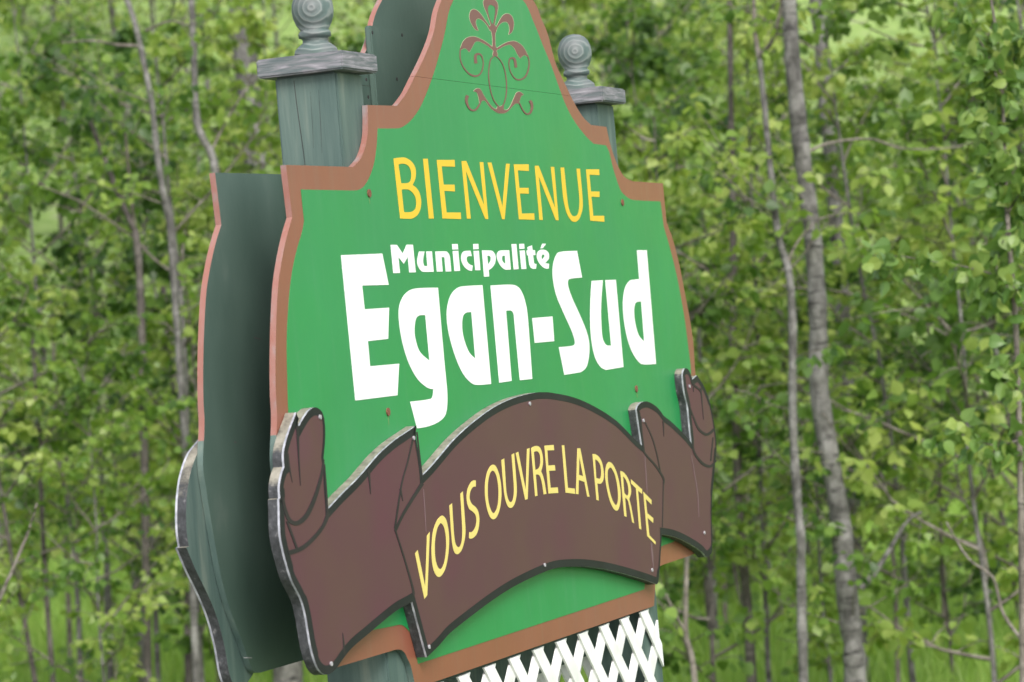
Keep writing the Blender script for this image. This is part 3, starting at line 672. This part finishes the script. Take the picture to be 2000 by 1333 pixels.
def side_ribbon(name, pts, ws, xs, mat, parent):
    q = smooth(pts, False, 5); Lh, Rh = stroke_poly(q, wlerp(len(q), ws)); n = len(Lh)
    v = []
    for a, b in zip(Lh, Rh):
        for r in (a, b):
            y, z = on_x(r[0], r[1], xs); v.append((xs, y, z))
    f = [(2 * i, 2 * i + 1, 2 * i + 3, 2 * i + 2) for i in range(n - 1)]
    return link(name, pydata(name, v, f), parent, mat)
for side in (0, 1):
    a = px0 if side == 0 else 2 * XC - px1
    b = a + PW
    y0, y1 = TB + .001, REAR - .001
    p = bevel_box('post', a, b, y0, y1, -.3, capz_b - .0005, M['teal'], sign, .004,
                  label='left post, nearer, beside the tall shoulder' if side == 0 else 'right post, farther, behind the board')
    ov = .027
    cap = bevel_box('post_cap', a - .006 - .02, b + .006 + .02, y0 - ov, y1 + ov, capz_b, capz_t, M['cap'], p, .0035)
    finial((a + b) / 2, (y0 + y1) / 2, capz_t - .001, p)
    if side == 0:
        side_ribbon('split', [(574, 158), (579, 200), (586, 250), (593, 300), (596, 326)], [1.0, 1.3, 1.4, .8], a - .0006, M['crack'], p)
        side_ribbon('split', [(622, 175), (626, 240), (629, 300)], [.3, .7, .3], a - .0006, M['crack'], p)
        side_ribbon('split', [(606, 180), (610, 240), (612, 290)], [.2, .5, .3], a - .0006, M['crack'], p)
    print('post side', side, a, b)
# splice plate behind the peak
sx0, sz0 = on_y(722, 50, REAR - .014); 
bevel_box('splice_plate', sx0, 2 * XC - sx0, REAR - .016, REAR - .0005, on_y(722, 330, REAR)[1], sz0, M['teal_face'], sign, .003)
for px, py in ((727, 64), (785, 69), (715, 156), (775, 155), (719, 190)):
    disc('screw', px, py, REAR - .016, .004, M['crack'], rup, .001)
# rails between the posts behind the lattice
zb = on_y(1090, 1250)[1]
zr = on_y(1090, 1300, REAR - .03)[1]
bevel_box('cross_rail', px0 + PW + .002, 2 * XC - px1 - .002, REAR - .045, REAR - .007, zr, zb + .05, M['teal'], sign, .004)
bevel_box('cross_rail', px0 + PW + .002, 2 * XC - px1 - .002, REAR - .045, REAR - .007, .10, .22, M['teal'], sign, .004)

# ------------------------------------------------------------------ lattice
def lattice(y0, xl, xr, zbot, ztop, phase, zph, parent_label):
    par = bpy.data.objects.new('lattice_panel', None); COL.objects.link(par); par.parent = sign; par['label'] = parent_label
    P = .161; hw = .042 * .5 * math.sqrt(2); th = .005
    k0 = int((xl - (ztop - zbot)) / P) - 3; k1 = int((xr + (ztop - zbot)) / P) + 3
    from itertools import product
    for lay, sgn in ((0, 1), (1, -1)):
        for k in range(k0, k1):
            # strip centre line passes (phase + k*P, zph) with slope sgn
            x = phase + k * P
            def clipd():
                def poly_clip(pl, f):
                    o = []
                    for i in range(len(pl)):
                        A = pl[i - 1]; B = pl[i]; fa = f(A); fb = f(B)
                        if (fa >= 0) != (fb >= 0):
                            t = fa / (fa - fb); o.append((A[0] + t * (B[0] - A[0]), A[1] + t * (B[1] - A[1])))
                        if fb >= 0: o.append(B)
                    return o
                zz0, zz1 = zbot - 1, ztop + 1
                pl = [(x + sgn * (zz0 - zph) - hw, zz0), (x + sgn * (zz0 - zph) + hw, zz0), (x + sgn * (zz1 - zph) + hw, zz1), (x + sgn * (zz1 - zph) - hw, zz1)]
                for f in (lambda q: q[1] - zbot, lambda q: ztop - q[1], lambda q: q[0] - xl, lambda q: xr - q[0]):
                    pl = poly_clip(pl, f)
                    if len(pl) < 3: return None
                return pl
            pl = clipd()
            if pl and abs(area2(pl)) > 2e-4:
                yy = y0 - lay * (th + .0002)
                solid('slat', [pl], yy, yy + th, [M['lattice']], par)
yl = .008
xl_l = px0 + .01
pk = on_y(1179, 1218, yl); xr_l = pk[0] + .161 * 3.5 + .03 
while xr_l > on_y(1293, 1260, yl)[0]: xr_l -= .161 / 2
          # centre of a flat-topped crossing
ztop = on_y(1179, 1221, yl)[1]
lattice(yl, xl_l, xr_l, .12, ztop, pk[0], ztop - .015, 'white diamond lattice under the front board')
lattice(REAR - .006, xl_l, xr_l, .12, zr + .04, pk[0] + .05, zr, 'white diamond lattice on the far side')

# ------------------------------------------------------------------ woodland
def world(px, py, Y):
    d = ray(px, py); return Vector((d.x * Y, Y, CAMZ + d.z * Y))

LT = np.array([(0, 0, 0), (.40, .22, .07), (.40, .60, .07), (0, 1.08, -.03), (-.40, .60, .07), (-.40, .22, .07)], float)
LF = np.array([(0, 1, 2, 3), (0, 3, 4, 5)])
def leaves_mesh(name, P, D, Nn, size, tint, mat='leaf'):
    P = np.asarray(P, float); D = np.asarray(D, float); Nn = np.asarray(Nn, float)
    D /= np.linalg.norm(D, axis=1)[:, None] + 1e-9
    X = np.cross(D, Nn); X /= np.linalg.norm(X, axis=1)[:, None] + 1e-9
    Z = np.cross(X, D)
    n = len(P); sz = np.asarray(size)[:, None, None]
    V = P[:, None, :] + sz * (LT[None, :, 0:1] * X[:, None, :] + LT[None, :, 1:2] * D[:, None, :] + LT[None, :, 2:3] * Z[:, None, :])
    V = V.reshape(-1, 3).astype(np.float32)
    Fc = (np.arange(n)[:, None, None] * 6 + LF[None]).reshape(-1).astype(np.int32)
    me = bpy.data.meshes.new(name)
    me.vertices.add(len(V)); me.vertices.foreach_set('co', V.ravel())
    me.loops.add(len(Fc)); me.loops.foreach_set('vertex_index', Fc)
    nf = len(Fc) // 4
    me.polygons.add(nf); me.polygons.foreach_set('loop_start', np.arange(0, nf * 4, 4, dtype=np.int32))
    me.update(calc_edges=True)
    a = me.attributes.new('tint', 'FLOAT', 'POINT'); a.data.foreach_set('value', np.repeat(np.clip(tint, 0, 1), 6).astype(np.float32))
    me.materials.append(M[mat]); return me

def tubes_mesh(name, paths, mat, sides=5):
    """paths: list of (points Nx3, radii N)"""
    v = []; f = []
    for pts, rr in paths:
        pts = np.asarray(pts, float); n = len(pts); o = len(v)
        for i in range(n):
            d = pts[min(i + 1, n - 1)] - pts[max(i - 1, 0)]; d /= np.linalg.norm(d) + 1e-9
            a = np.cross(d, (0, 0, 1) if abs(d[2]) < .9 else (1, 0, 0)); a /= np.linalg.norm(a) + 1e-9; b = np.cross(d, a)
            for k in range(sides):
                t = 2 * math.pi * k / sides; v.append(pts[i] + rr[i] * (math.cos(t) * a + math.sin(t) * b))
        for i in range(n - 1):
            for k in range(sides):
                k2 = (k + 1) % sides; f.append((o + i * sides + k, o + i * sides + k2, o + (i + 1) * sides + k2, o + (i + 1) * sides + k))
    me = pydata(name, v, f, True); me.materials.append(M[mat]); return me

def unit(v): return v / (np.linalg.norm(v) + 1e-9)
class Crown:
    def __init__(s, seed): s.r = np.random.RandomState(seed); s.P = []; s.D = []; s.N = []; s.S = []; s.T = []; s.tw = []
    def twig(s, p, d, L, leaf=.062, nl=8, rad0=.004, t0=.5, droop=.25):
        r = s.r; n = 5; pts = [p]; q = p.copy(); dd = unit(d)
        for i in range(n - 1):
            dd = unit(dd + r.normal(0, .16, 3) + np.array((0, 0, -droop * .3))); q = q + dd * L / (n - 1); pts.append(q.copy())
        pts = np.array(pts); s.tw.append((pts, np.linspace(rad0, rad0 * .35, n)))
        for j in range(nl):
            t = r.uniform(.15, 1) * (n - 1); i = min(int(t), n - 2); c = pts[i] + (pts[i + 1] - pts[i]) * (t - i)
            out = unit(r.normal(0, 1, 3) * np.array((1, 1, .5)) + dd * .6 + np.array((0, 0, -.35)))
            c = c + out * leaf * r.uniform(.2, .9)
            nn = unit(np.array((0, 0, 1.0)) + r.normal(0, .75, 3))
            s.P.append(c); s.D.append(out + np.array((0, 0, -.35))); s.N.append(nn)
            s.S.append(leaf * r.uniform(.65, 1.25)); s.T.append(t0 + r.normal(0, .13))
    def branch(s, p, d, L, leaf=.062, ntw=7, nl=8, rad0=.012, tint=None, lift=.1):
        r = s.r; n = 7; pts = [p]; q = p.copy(); dd = unit(d)
        for i in range(n - 1):
            dd = unit(dd + r.normal(0, .14, 3) + np.array((0, 0, lift))); q = q + dd * L / (n - 1); pts.append(q.copy())
        pts = np.array(pts); s.tw.append((pts, np.linspace(rad0, rad0 * .3, n)))
        t0 = (r.uniform(.1, .85) if tint is None else tint)
        for j in range(ntw):
            t = r.uniform(.2, 1) * (n - 1); i = min(int(t), n - 2); c = pts[i] + (pts[i + 1] - pts[i]) * (t - i)
            az = r.uniform(0, 2 * math.pi); o = np.array((math.cos(az), math.sin(az), r.uniform(-.2, .25)))
            s.twig(c, unit(dd * .7 + o), L * r.uniform(.22, .5), leaf, nl, rad0 * .4, t0 + r.normal(0, .08))
        return pts
    def meshes(s, nm, mat='leaf', sides=3):
        return (leaves_mesh(nm + '_crown', s.P, s.D, s.N, s.S, np.array(s.T), mat), tubes_mesh(nm + '_twigs', s.tw, 'twig', sides))

def make_variant(seed, H, rr, zmin, nb, ntw, nl, leaf):
    c = Crown(seed); r = c.r
    tr = [np.array((0, 0, -.3))]; q = tr[0].copy(); nseg = 14
    dd = np.array((0, 0, 1.0))
    for i in range(nseg):
        dd = unit(dd + r.normal(0, .05, 3) * (1, 1, 0) + np.array((0, 0, .3))); q = q + dd * (H + .3) / nseg; tr.append(q.copy())
    tr = np.array(tr)
    for b in range(nb):
        z = zmin + (H - zmin) * (b + r.uniform(0, 1)) / nb
        t = z / H * nseg; i = min(int(t), nseg - 1); p = tr[i] + (tr[i + 1] - tr[i]) * (t - i)
        az = b * 2.4 + r.normal(0, .5); k = (z - zmin) / (H - zmin + 1e-6)
        L = rr * (1 - .65 * k ** 2) * r.uniform(.55, 1.15)
        c.branch(p, np.array((math.cos(az), math.sin(az), r.uniform(.15, .8))), L, leaf, ntw, nl, .010 + .006 * (1 - k))
    lm, tm = c.meshes('tree')
    trm = tubes_mesh('tree_trunk', [(tr, np.linspace(.0035 * H + .006, .005, len(tr)))], 'bark' if seed % 3 else 'bark_dark', 8)
    return lm, tm, trm

SAP = [make_variant(100 + i, h, r_, zm, nb, nt_, nl, lf) for i, (h, r_, zm, nb, nt_, nl, lf) in enumerate([
    (5.6, 1.45, 1.1, 22, 9, 11, .084), (6.0, 1.6, 1.3, 23, 9, 11, .078), (4.9, 1.3, .9, 19, 9, 11, .088), (6.2, 1.7, 1.5, 23, 9, 11, .082), (4.2, 1.4, .7, 17, 9, 11, .086), (5.8, 1.4, 1.4, 19, 9, 10, .088)])]
TALL = [make_variant(200 + i, h, r_, zm, nb, nt_, nl, lf) for i, (h, r_, zm, nb, nt_, nl, lf) in enumerate([
    (13, 2.3, 3.0, 50, 8, 9, .10), (14.5, 2.6, 4.5, 54, 8, 9, .10), (12, 2.4, 2.0, 48, 8, 9, .105)])]
def place_tree(var, x, y, sc_, rz, label, group, name='young_tree'):
    t = thing(name, label, 'tree', (x, y, gz(x, y)), group)
    t.rotation_euler = (R.normal(0, .03), R.normal(0, .03), rz); t.scale = (sc_,) * 3
    link('trunk', var[2], t); link('crown', var[0], t, kind='stuff'); link('twigs', var[1], t, kind='stuff')
    return t
L_MID = 'slender leafy young poplar among many in the woodland behind the sign'
L_FAR = 'tall hazy green tree far back on the wooded rise'
def scatter(Y0, Y1, n, vars_, s0, s1, label, group, spread=1.25, mind=.9, avoid=()):
    pts = []; tries = 0
    while len(pts) < n and tries < n * 60:
        tries += 1
        y = R.uniform(Y0, Y1); hx = y * .158 * spread + .6; x = R.uniform(-hx, hx)
        if any((x - a) ** 2 + (y - b) ** 2 < mind ** 2 for a, b in pts): continue
        px = x / y * F + 1000
        if any(a < px < b and y < Yb for a, b, Yb in avoid): continue
        pts.append((x, y)); place_tree(vars_[R.randint(len(vars_))], x, y, R.uniform(s0, s1), R.uniform(0, 6.28), label, group)
scatter(23.5, 33, 20, SAP, .85, 1.1, L_MID, 'young poplars behind the sign', 1.2, .95, ((1660, 1900, 40),))
scatter(33, 46, 20, SAP, 1.0, 1.35, L_MID, 'young poplars behind the sign', 1.2, 1.1, ((1640, 1900, 50), (60, 180, 50)))
scatter(46, 64, 13, TALL, .8, 1.05, L_FAR, 'trees on the wooded rise', 1.25, 1.7, ((1480, 2400, 70),))
scatter(66, 105, 34, TALL, 1.0, 1.4, L_FAR, 'trees on the wooded rise', 1.25, 2.6, ((1560, 1900, 90),))
# nearer saplings beside and in front of the key trunks
NEAR = [(1330, 20.5, 2, .85, 'leafy sapling just behind the right end of the scroll banner'), (1440, 22.3, 0, .9, 'leafy poplar filling the gap between the banner tip and the forked trunk'),
        (1730, 21.5, 1, .9, 'bushy poplar immediately right of the thick banded trunk'), (1880, 19.5, 4, 1.0, 'short broad poplar at the lower right, in front of its neighbours'),
        (1985, 22, 3, .9, 'tall leafy poplar behind the nearest sapling at the right edge'), (1800, 23.2, 2, .72, 'rounded poplar behind the bushy one right of the banded trunk'),
        (1560, 21.8, 4, .75, 'low sapling between the forked trunk and the thick banded trunk'), (90, 25, 3, .95, 'loose tall poplar near the left edge of the woods'),
        (230, 27, 0, 1., 'leafy poplar behind the slim leaning trunk, upper left'), (20, 22, 5, .9, 'leafy poplar cut by the left edge of the frame'),
        (370, 24, 2, .9, 'poplar whose leaves touch the outer rim of the rear board'), (480, 27, 1, 1, 'poplar behind the left post and its finial'),
        (2080, 20, 0, 1, 'poplar cut by the right edge of the frame'), (150, 21.5, 4, .7, 'small low sapling at the bottom left')]
for px, Y, v, s_, lb in NEAR:
    x = (px - 1000) / F * Y; place_tree(SAP[v], x, Y, s_, R.uniform(0, 6.28), lb, 'near poplars at the edge of the woods')

# ---- trees whose trunks can be told apart
def key_tree(name, label, Y, path, w0, w1, limbs=(), bark='bark', top=None, sprigs=0, crown=True, seed=0, leaf=.066, sprig_rng=(.1, .95)):
    """path in photo pixels from the top of the frame down; w0,w1 widths in px"""
    q = smooth(path, False, 5)
    P = [world(a, b, Y) for a, b in q]
    root = Vector((P[-1].x + (P[-1].x - P[-3].x) * .3, Y, 0)); root.z = gz(root.x, Y)
    t = thing(name, label, 'tree', root)
    pts = [np.array(p - root) for p in P]
    wd = list(np.linspace(w0, w1, len(q)) / F * Y / 2)
    if pts[-1][2] > .2: pts.append(np.array((0, 0, -.2))); wd.append(wd[-1] * 1.12)
    if top is None:                                          # goes on above the frame
        d = unit(pts[0] - pts[2]); r0 = wd[0]; ext = []
        rs = np.random.RandomState(seed); p = pts[0].copy(); d = unit(d * .5 + np.array((0, 0, 1)))
        for i in range(8):
            d = unit(d + rs.normal(0, .06, 3) + np.array((0, 0, .15))); p = p + d * .75; ext.append(p.copy())
        pts = ext[::-1] + pts; wd = list(np.linspace(.012, r0 * .95, 8)) + wd
    rs = np.random.RandomState(seed + 5)
    pts2 = [p + np.array((0, rs.normal(0, .01), 0)) for p in pts]
    link('trunk', tubes_mesh('trunk', [(pts2, [a * (1 + .05 * rs.normal()) for a in wd])], bark, 12), t)
    c_ = Crown(seed + 9)
    for lp, a, b in limbs:
        lq = smooth(lp, False, 5)
        off = rs.uniform(-.35, .35)
        LP = [np.array(world(u, v, Y + off * i / len(lq)) - root) for i, (u, v) in enumerate(lq)]
        link('limb', tubes_mesh('limb', [(LP, np.linspace(a, b, len(LP)) / F * Y / 2)], bark if a > 12 else 'twig', 7), t)
        for k in range(3):
            i = rs.randint(len(LP) // 2, len(LP)); c_.twig(LP[i], unit(LP[-1] - LP[-3] + rs.normal(0, .4, 3)), .3, leaf, 7, .003, rs.uniform(.35, .75))
    n = len(pts)
    for k in range(sprigs):
        i = rs.randint(int(n * sprig_rng[0]), int(n * sprig_rng[1])); az = rs.uniform(0, 6.28)
        c_.branch(pts2[i], np.array((math.cos(az), math.sin(az) * .6, rs.uniform(.1, .7))), rs.uniform(.4, .9), leaf, 4, 7, .006)
    if crown and top is None:
        for k in range(9):
            i = rs.randint(0, 5); az = rs.uniform(0, 6.28)
            c_.branch(pts2[i], np.array((math.cos(az), math.sin(az), rs.uniform(0, .8))), rs.uniform(.9, 1.9), leaf, 6, 8, .010)
    if c_.P:
        lm, tm = c_.meshes('key'); link('crown', lm, t, kind='stuff'); link('twigs', tm, t, kind='stuff')
    return t
key_tree('aspen_tree', 'thickest grey banded trunk, standing well to the right of the sign', 19, [(1540, -20), (1548, 120), (1556, 200), (1566, 300), (1582, 420), (1592, 520), (1598, 640), (1600, 760), (1618, 880), (1636, 980), (1646, 1060), (1656, 1180), (1668, 1280), (1674, 1420)], 30, 46,
         [([(1682, 1150), (1708, 1120), (1740, 1070), (1770, 1020), (1800, 1000)], 14, 6), ([(1572, 300), (1620, 280), (1700, 272), (1760, 290), (1850, 290), (1900, 278)], 7, 2), ([(1606, 1010), (1560, 1040), (1540, 1080)], 6, 3)], seed=1, sprigs=7, sprig_rng=(.35, .9))
key_tree('aspen_tree', 'forked grey sapling trunk just left of the thick banded trunk', 18.6, [(1482, 108), (1490, 180), (1500, 280), (1512, 400), (1522, 470), (1540, 530), (1548, 640), (1548, 800), (1556, 960), (1564, 1060), (1566, 1200), (1572, 1420)], 11, 20,
         [([(1482, 110), (1474, 60), (1472, 0), (1470, -80)], 11, 6), ([(1482, 112), (1508, 80), (1524, 20), (1532, -80)], 11, 6), ([(1530, 530), (1560, 470), (1600, 430), (1650, 415)], 6, 2)], top=1, seed=2, sprigs=8, sprig_rng=(.2, .95))
key_tree('aspen_tree', 'pale grey trunk half hidden by leaves behind the thick banded trunk', 24, [(1590, -20), (1602, 80), (1610, 180), (1618, 260), (1630, 400), (1645, 600), (1660, 900), (1690, 1420)], 24, 30, seed=3, sprigs=3)
key_tree('aspen_tree', 'thin upright trunk near the right end of the banner', 22, [(1425, -20), (1428, 200), (1432, 450), (1432, 680), (1438, 850), (1444, 1010), (1456, 1140), (1466, 1290), (1474, 1420)], 11, 22, seed=4, sprigs=5, bark='bark_dark')
key_tree('sapling', 'small pale forked sapling below the right tip of the banner', 17, [(1342, 1060), (1340, 1140), (1340, 1240), (1352, 1290), (1366, 1420)], 8, 13, [([(1340, 1235), (1318, 1200), (1300, 1160)], 8, 5), ([(1340, 1070), (1336, 1000), (1330, 940)], 7, 4)], top=1, seed=5, bark='twig')
key_tree('aspen_tree', 'slim light grey trunk leaning across the upper left woods', 21, [(240, -20), (262, 40), (278, 110), (296, 200), (306, 290), (318, 370), (332, 450), (340, 560), (350, 700), (360, 850), (372, 1000), (385, 1420)], 11, 15,
         [([(272, 90), (230, 88), (180, 80), (120, 84)], 7, 3), ([(285, 60), (330, 42), (370, 50)], 6, 3)], seed=6, sprigs=6)
key_tree('aspen_tree', 'grey kinked trunk between the slim leaning trunk and the left post', 22, [(372, -20), (377, 60), (380, 150), (384, 230), (396, 270), (412, 300), (422, 345), (430, 460), (440, 700), (450, 1000), (470, 1420)], 12, 20,
         [([(412, 300), (430, 260), (470, 190), (500, 150)], 6, 3)], seed=7)
key_tree('old_tree', 'broad dark grey trunk in the shade behind the left finial', 30, [(468, -20), (480, 120), (492, 240), (505, 360), (520, 600), (545, 900), (566, 1250), (575, 1420)], 44, 62, [([(470, 70), (485, 30), (492, -40)], 14, 8)], seed=8)
key_tree('sapling', 'pair of thin dark stems crossing low in the upper left woods', 23, [(160, 190), (185, 260), (212, 330), (240, 400), (258, 440), (268, 480), (276, 620), (282, 900), (290, 1420)], 8, 18, [([(262, 440), (256, 380), (250, 320), (245, 260)], 9, 6)], top=1, seed=9, bark='bark_dark')
key_tree('sapling', 'thin dark stem at the lower far left edge of the woods', 22, [(62, 640), (70, 760), (78, 900), (84, 1050), (92, 1180), (104, 1333), (108, 1420)], 8, 12, top=1, seed=10, sprigs=4, bark='bark_dark')
key_tree('sapling', 'straight grey stem low on the left, ending among leaves', 26, [(192, 780), (196, 880), (200, 990), (208, 1100), (214, 1250), (218, 1420)], 9, 16, top=1, seed=11, sprigs=4)
key_tree('aspen_tree', 'wider brown-grey trunk low on the left beside the banner tail', 28, [(255, 700), (258, 850), (262, 1000), (266, 1120), (274, 1250), (280, 1420)], 14, 26, top=1, seed=12, bark='bark', sprigs=3)
key_tree('sapling', 'slim dark stem close to the left edge of the rear banner', 27, [(318, 560), (336, 700), (345, 780), (352, 860), (362, 960), (370, 1420)], 12, 16, top=1, seed=13, bark='bark_dark', sprigs=3)
key_tree('aspen_tree', 'stout grey trunk showing under the left end of the banner', 24, [(548, 700), (555, 1000), (560, 1250), (566, 1420)], 50, 62, top=1, seed=14)
key_tree('sapling', 'slender leafless stem low on the right near the frame corner', 21, [(1742, 1060), (1748, 1150), (1752, 1250), (1756, 1420)], 8, 10, top=1, seed=15, bark='twig')
key_tree('dead_sapling', 'bare dead stem leaning across the lower right leaves', 16, [(1848, 1020), (1890, 1090), (1940, 1130), (1960, 1200), (2010, 1270), (2060, 1340)], 4, 9, top=1, seed=16, bark='twig')
key_tree('dead_sapling', 'bare leaning twig reaching in from the left edge of the frame', 14, [(72, 985), (55, 1040), (30, 1100), (8, 1150), (-60, 1300)], 5, 9, top=1, seed=17, bark='twig')
for k, px in enumerate((1392, 1412, 1500, 1840, 1930, 130, 300, 420)):
    key_tree('sapling', 'thin straight grey stem rising from the grass at the foot of the woods', 27 + k % 3 * 2, [(px - 30, 560), (px - 20, 800), (px, 1100), (px + 12, 1420)], 6, 13, top=1, seed=30 + k, bark='twig' if k % 2 else 'bark', sprigs=5)['group'] = 'thin stems in the grass'

# ---- the near poplar at the right edge, its leaves big enough to tell apart
YN = 13.0
root = world(1996, 1500, YN); root.z = gz(root.x, YN)
nt_ = thing('poplar_sapling', 'nearest poplar at the right edge, pale thin stem with large drooping leaves', 'tree', root)
def rel(px, py, dy=0): return np.array(world(px, py, YN + dy) - root)
stem = [rel(*q) for q in smooth([(1925, -60), (1945, 60), (1958, 200), (1963, 330), (1966, 400), (1975, 520), (1984, 640), (1988, 760), (1992, 900), (1996, 1100), (2000, 1500)], False, 4)]
link('trunk', tubes_mesh('trunk', [(stem, np.linspace(5, 15, len(stem)) / F * YN / 2)], 'twig', 8), nt_)
brs = [([(1958, 200), (1940, 130), (1900, 60), (1860, 20)], 5), ([(1958, 190), (1985, 100), (2010, 60)], 4), ([(1963, 300), (1930, 250), (1905, 200)], 4), ([(1965, 380), (1940, 330), (1930, 300)], 4), ([(1968, 420), (1990, 380), (2020, 350)], 4),
       ([(1988, 570), (1960, 545), (1900, 525), (1830, 512), (1750, 500), (1700, 500)], 5), ([(1972, 440), (1950, 500), (1945, 560)], 3), ([(1990, 780), (1965, 740), (1955, 690)], 3), ([(1992, 860), (1940, 870), (1880, 850), (1840, 840)], 4), ([(1940, 40), (1925, 90), (1920, 130)], 3)]
def big_leaf(t, bend):
    h = [(0, 0), (.20, .00), (.40, .14), (.47, .34), (.40, .56), (.22, .80), (.07, .98), (0, 1.14)]
    ys = [0, .06, .17, .34, .56, .80, .98, 1.14]
    zz = lambda x, y: .16 * abs(x) - bend * (y - .35) ** 2 + .02 * math.sin(9 * y + 4 * x)
    v = []; f = []
    for sgn in (1, -1):
        o = len(v)
        for (x, y), ym in zip(h, ys):
            v.append((sgn * x, zz(x, y), -y)); v.append((0, zz(0, ym), -ym))
        for i in range(len(h) - 1):
            q = (o + 2 * i, o + 2 * i + 2, o + 2 * i + 3, o + 2 * i + 1)
            f.append(q if sgn > 0 else q[::-1])
    me = pydata('poplar_leaf', v, f, True); me.materials.append(M['leaf_near'])
    a = me.attributes.new('tint', 'FLOAT', 'POINT'); a.data.foreach_set('value', np.full(len(v), t, dtype=np.float32)); return me
lms = [big_leaf(t, b) for t, b in ((.15, .2), (.35, .5), (.5, .1), (.65, .35), (.9, -.2), (.45, .7))]
rs = np.random.RandomState(77); cnt = 0
for bp, w_ in brs:
    bq = [rel(a, b, rs.uniform(-.1, .1)) for a, b in smooth(bp, False, 5)]
    link('limb', tubes_mesh('limb', [(bq, np.linspace(w_, 2, len(bq)) / F * YN / 2)], 'twig', 6), nt_)
    ln = sum(np.linalg.norm(bq[i + 1] - bq[i]) for i in range(len(bq) - 1))
    for k in range(int(8 + ln * 70)):
        i = rs.randint(1, len(bq)); p = bq[i] + rs.normal(0, .034, 3) + np.array((0, 0, -.02))
        o = link('leaf', lms[rs.randint(6)], nt_); o.location = p; cnt += 1
        o.scale = (rs.uniform(.045, .075),) * 3
        o.rotation_euler = (rs.normal(-.2, .8), rs.normal(0, .8), rs.uniform(-2.6, 2.6))
print('near leaves', cnt)

# ---- low shrubs and grass
def shrub_variant(seed):
    c_ = Crown(seed)
    for b in range(16):
        az = b * 2.4; c_.branch(np.array((0, 0, .02)), np.array((math.cos(az) * .8, math.sin(az) * .8, c_.r.uniform(.5, 1.6))), c_.r.uniform(.5, 1.2), .07, 7, 9, .007)
    return c_.meshes('shrub')
SHR = [shrub_variant(300 + i) for i in range(3)]
def place_shrub(x, y, s_):
    t = thing('shrub', 'low leafy shrub growing in the grass among the tree trunks', 'shrub', (x, y, gz(x, y)), 'undergrowth shrubs')
    t.scale = (s_,) * 3; t.rotation_euler = (0, 0, R.uniform(0, 6.28)); v = SHR[R.randint(3)]
    link('foliage', v[0], t, kind='stuff'); link('twigs', v[1], t, kind='stuff')
for k in range(16):
    y = R.uniform(30, 46); x = R.uniform(-.2, .2) * y; place_shrub(x, y, R.uniform(.6, 1.15))
for k in range(30):
    y = R.uniform(46, 75); x = R.uniform(-.2, .2) * y; place_shrub(x, y, R.uniform(1., 2.0))

def grass():
    n = 60000; y = 15 + 37 * R.rand(n) ** .8; x = (R.rand(n) - .5) * .42 * y
    z = np.array([gz(a, b) for a, b in zip(x[::20], y[::20])]); z = np.repeat(z, 20)[:n]
    x = x; h = R.uniform(.18, .55, n); a = R.uniform(0, 6.28, n); wv = R.uniform(.006, .014, n) * (y / 22)
    lean = R.normal(0, .16, (n, 2)) * h[:, None]
    z = np.interp(y, np.linspace(15, 52, 75), [gz(0, b) for b in np.linspace(15, 52, 75)]) - .06
    b0 = np.stack([x - wv * np.cos(a), y - wv * np.sin(a), z], 1); b1 = np.stack([x + wv * np.cos(a), y + wv * np.sin(a), z], 1)
    m0 = np.stack([x - wv * .7 * np.cos(a) + lean[:, 0] * .4, y - wv * .7 * np.sin(a) + lean[:, 1] * .4, z + h * .6], 1)
    m1 = np.stack([x + wv * .7 * np.cos(a) + lean[:, 0] * .4, y + wv * .7 * np.sin(a) + lean[:, 1] * .4, z + h * .6], 1)
    tp = np.stack([x + lean[:, 0] * 1.4, y + lean[:, 1] * 1.4, z + h], 1)
    V = np.stack([b0, b1, m1, m0, tp], 1).reshape(-1, 3).astype(np.float32)
    i0 = np.arange(n) * 5
    me = bpy.data.meshes.new('grass'); me.vertices.add(len(V)); me.vertices.foreach_set('co', V.ravel())
    loops = np.stack([i0, i0 + 1, i0 + 2, i0 + 3, i0 + 3, i0 + 2, i0 + 4], 1).ravel().astype(np.int32)
    me.loops.add(len(loops)); me.loops.foreach_set('vertex_index', loops)
    ls = np.stack([np.arange(n) * 7, np.arange(n) * 7 + 4], 1).ravel().astype(np.int32)
    me.polygons.add(2 * n); me.polygons.foreach_set('loop_start', ls); me.update(calc_edges=True)
    at = me.attributes.new('tint', 'FLOAT', 'POINT'); at.data.foreach_set('value', np.repeat(np.clip(R.normal(.5, .2, n), 0, 1), 5).astype(np.float32))
    link('grass', me, None, M['grass'], kind='stuff', label='bright green meadow grass at the foot of the woods')
grass()
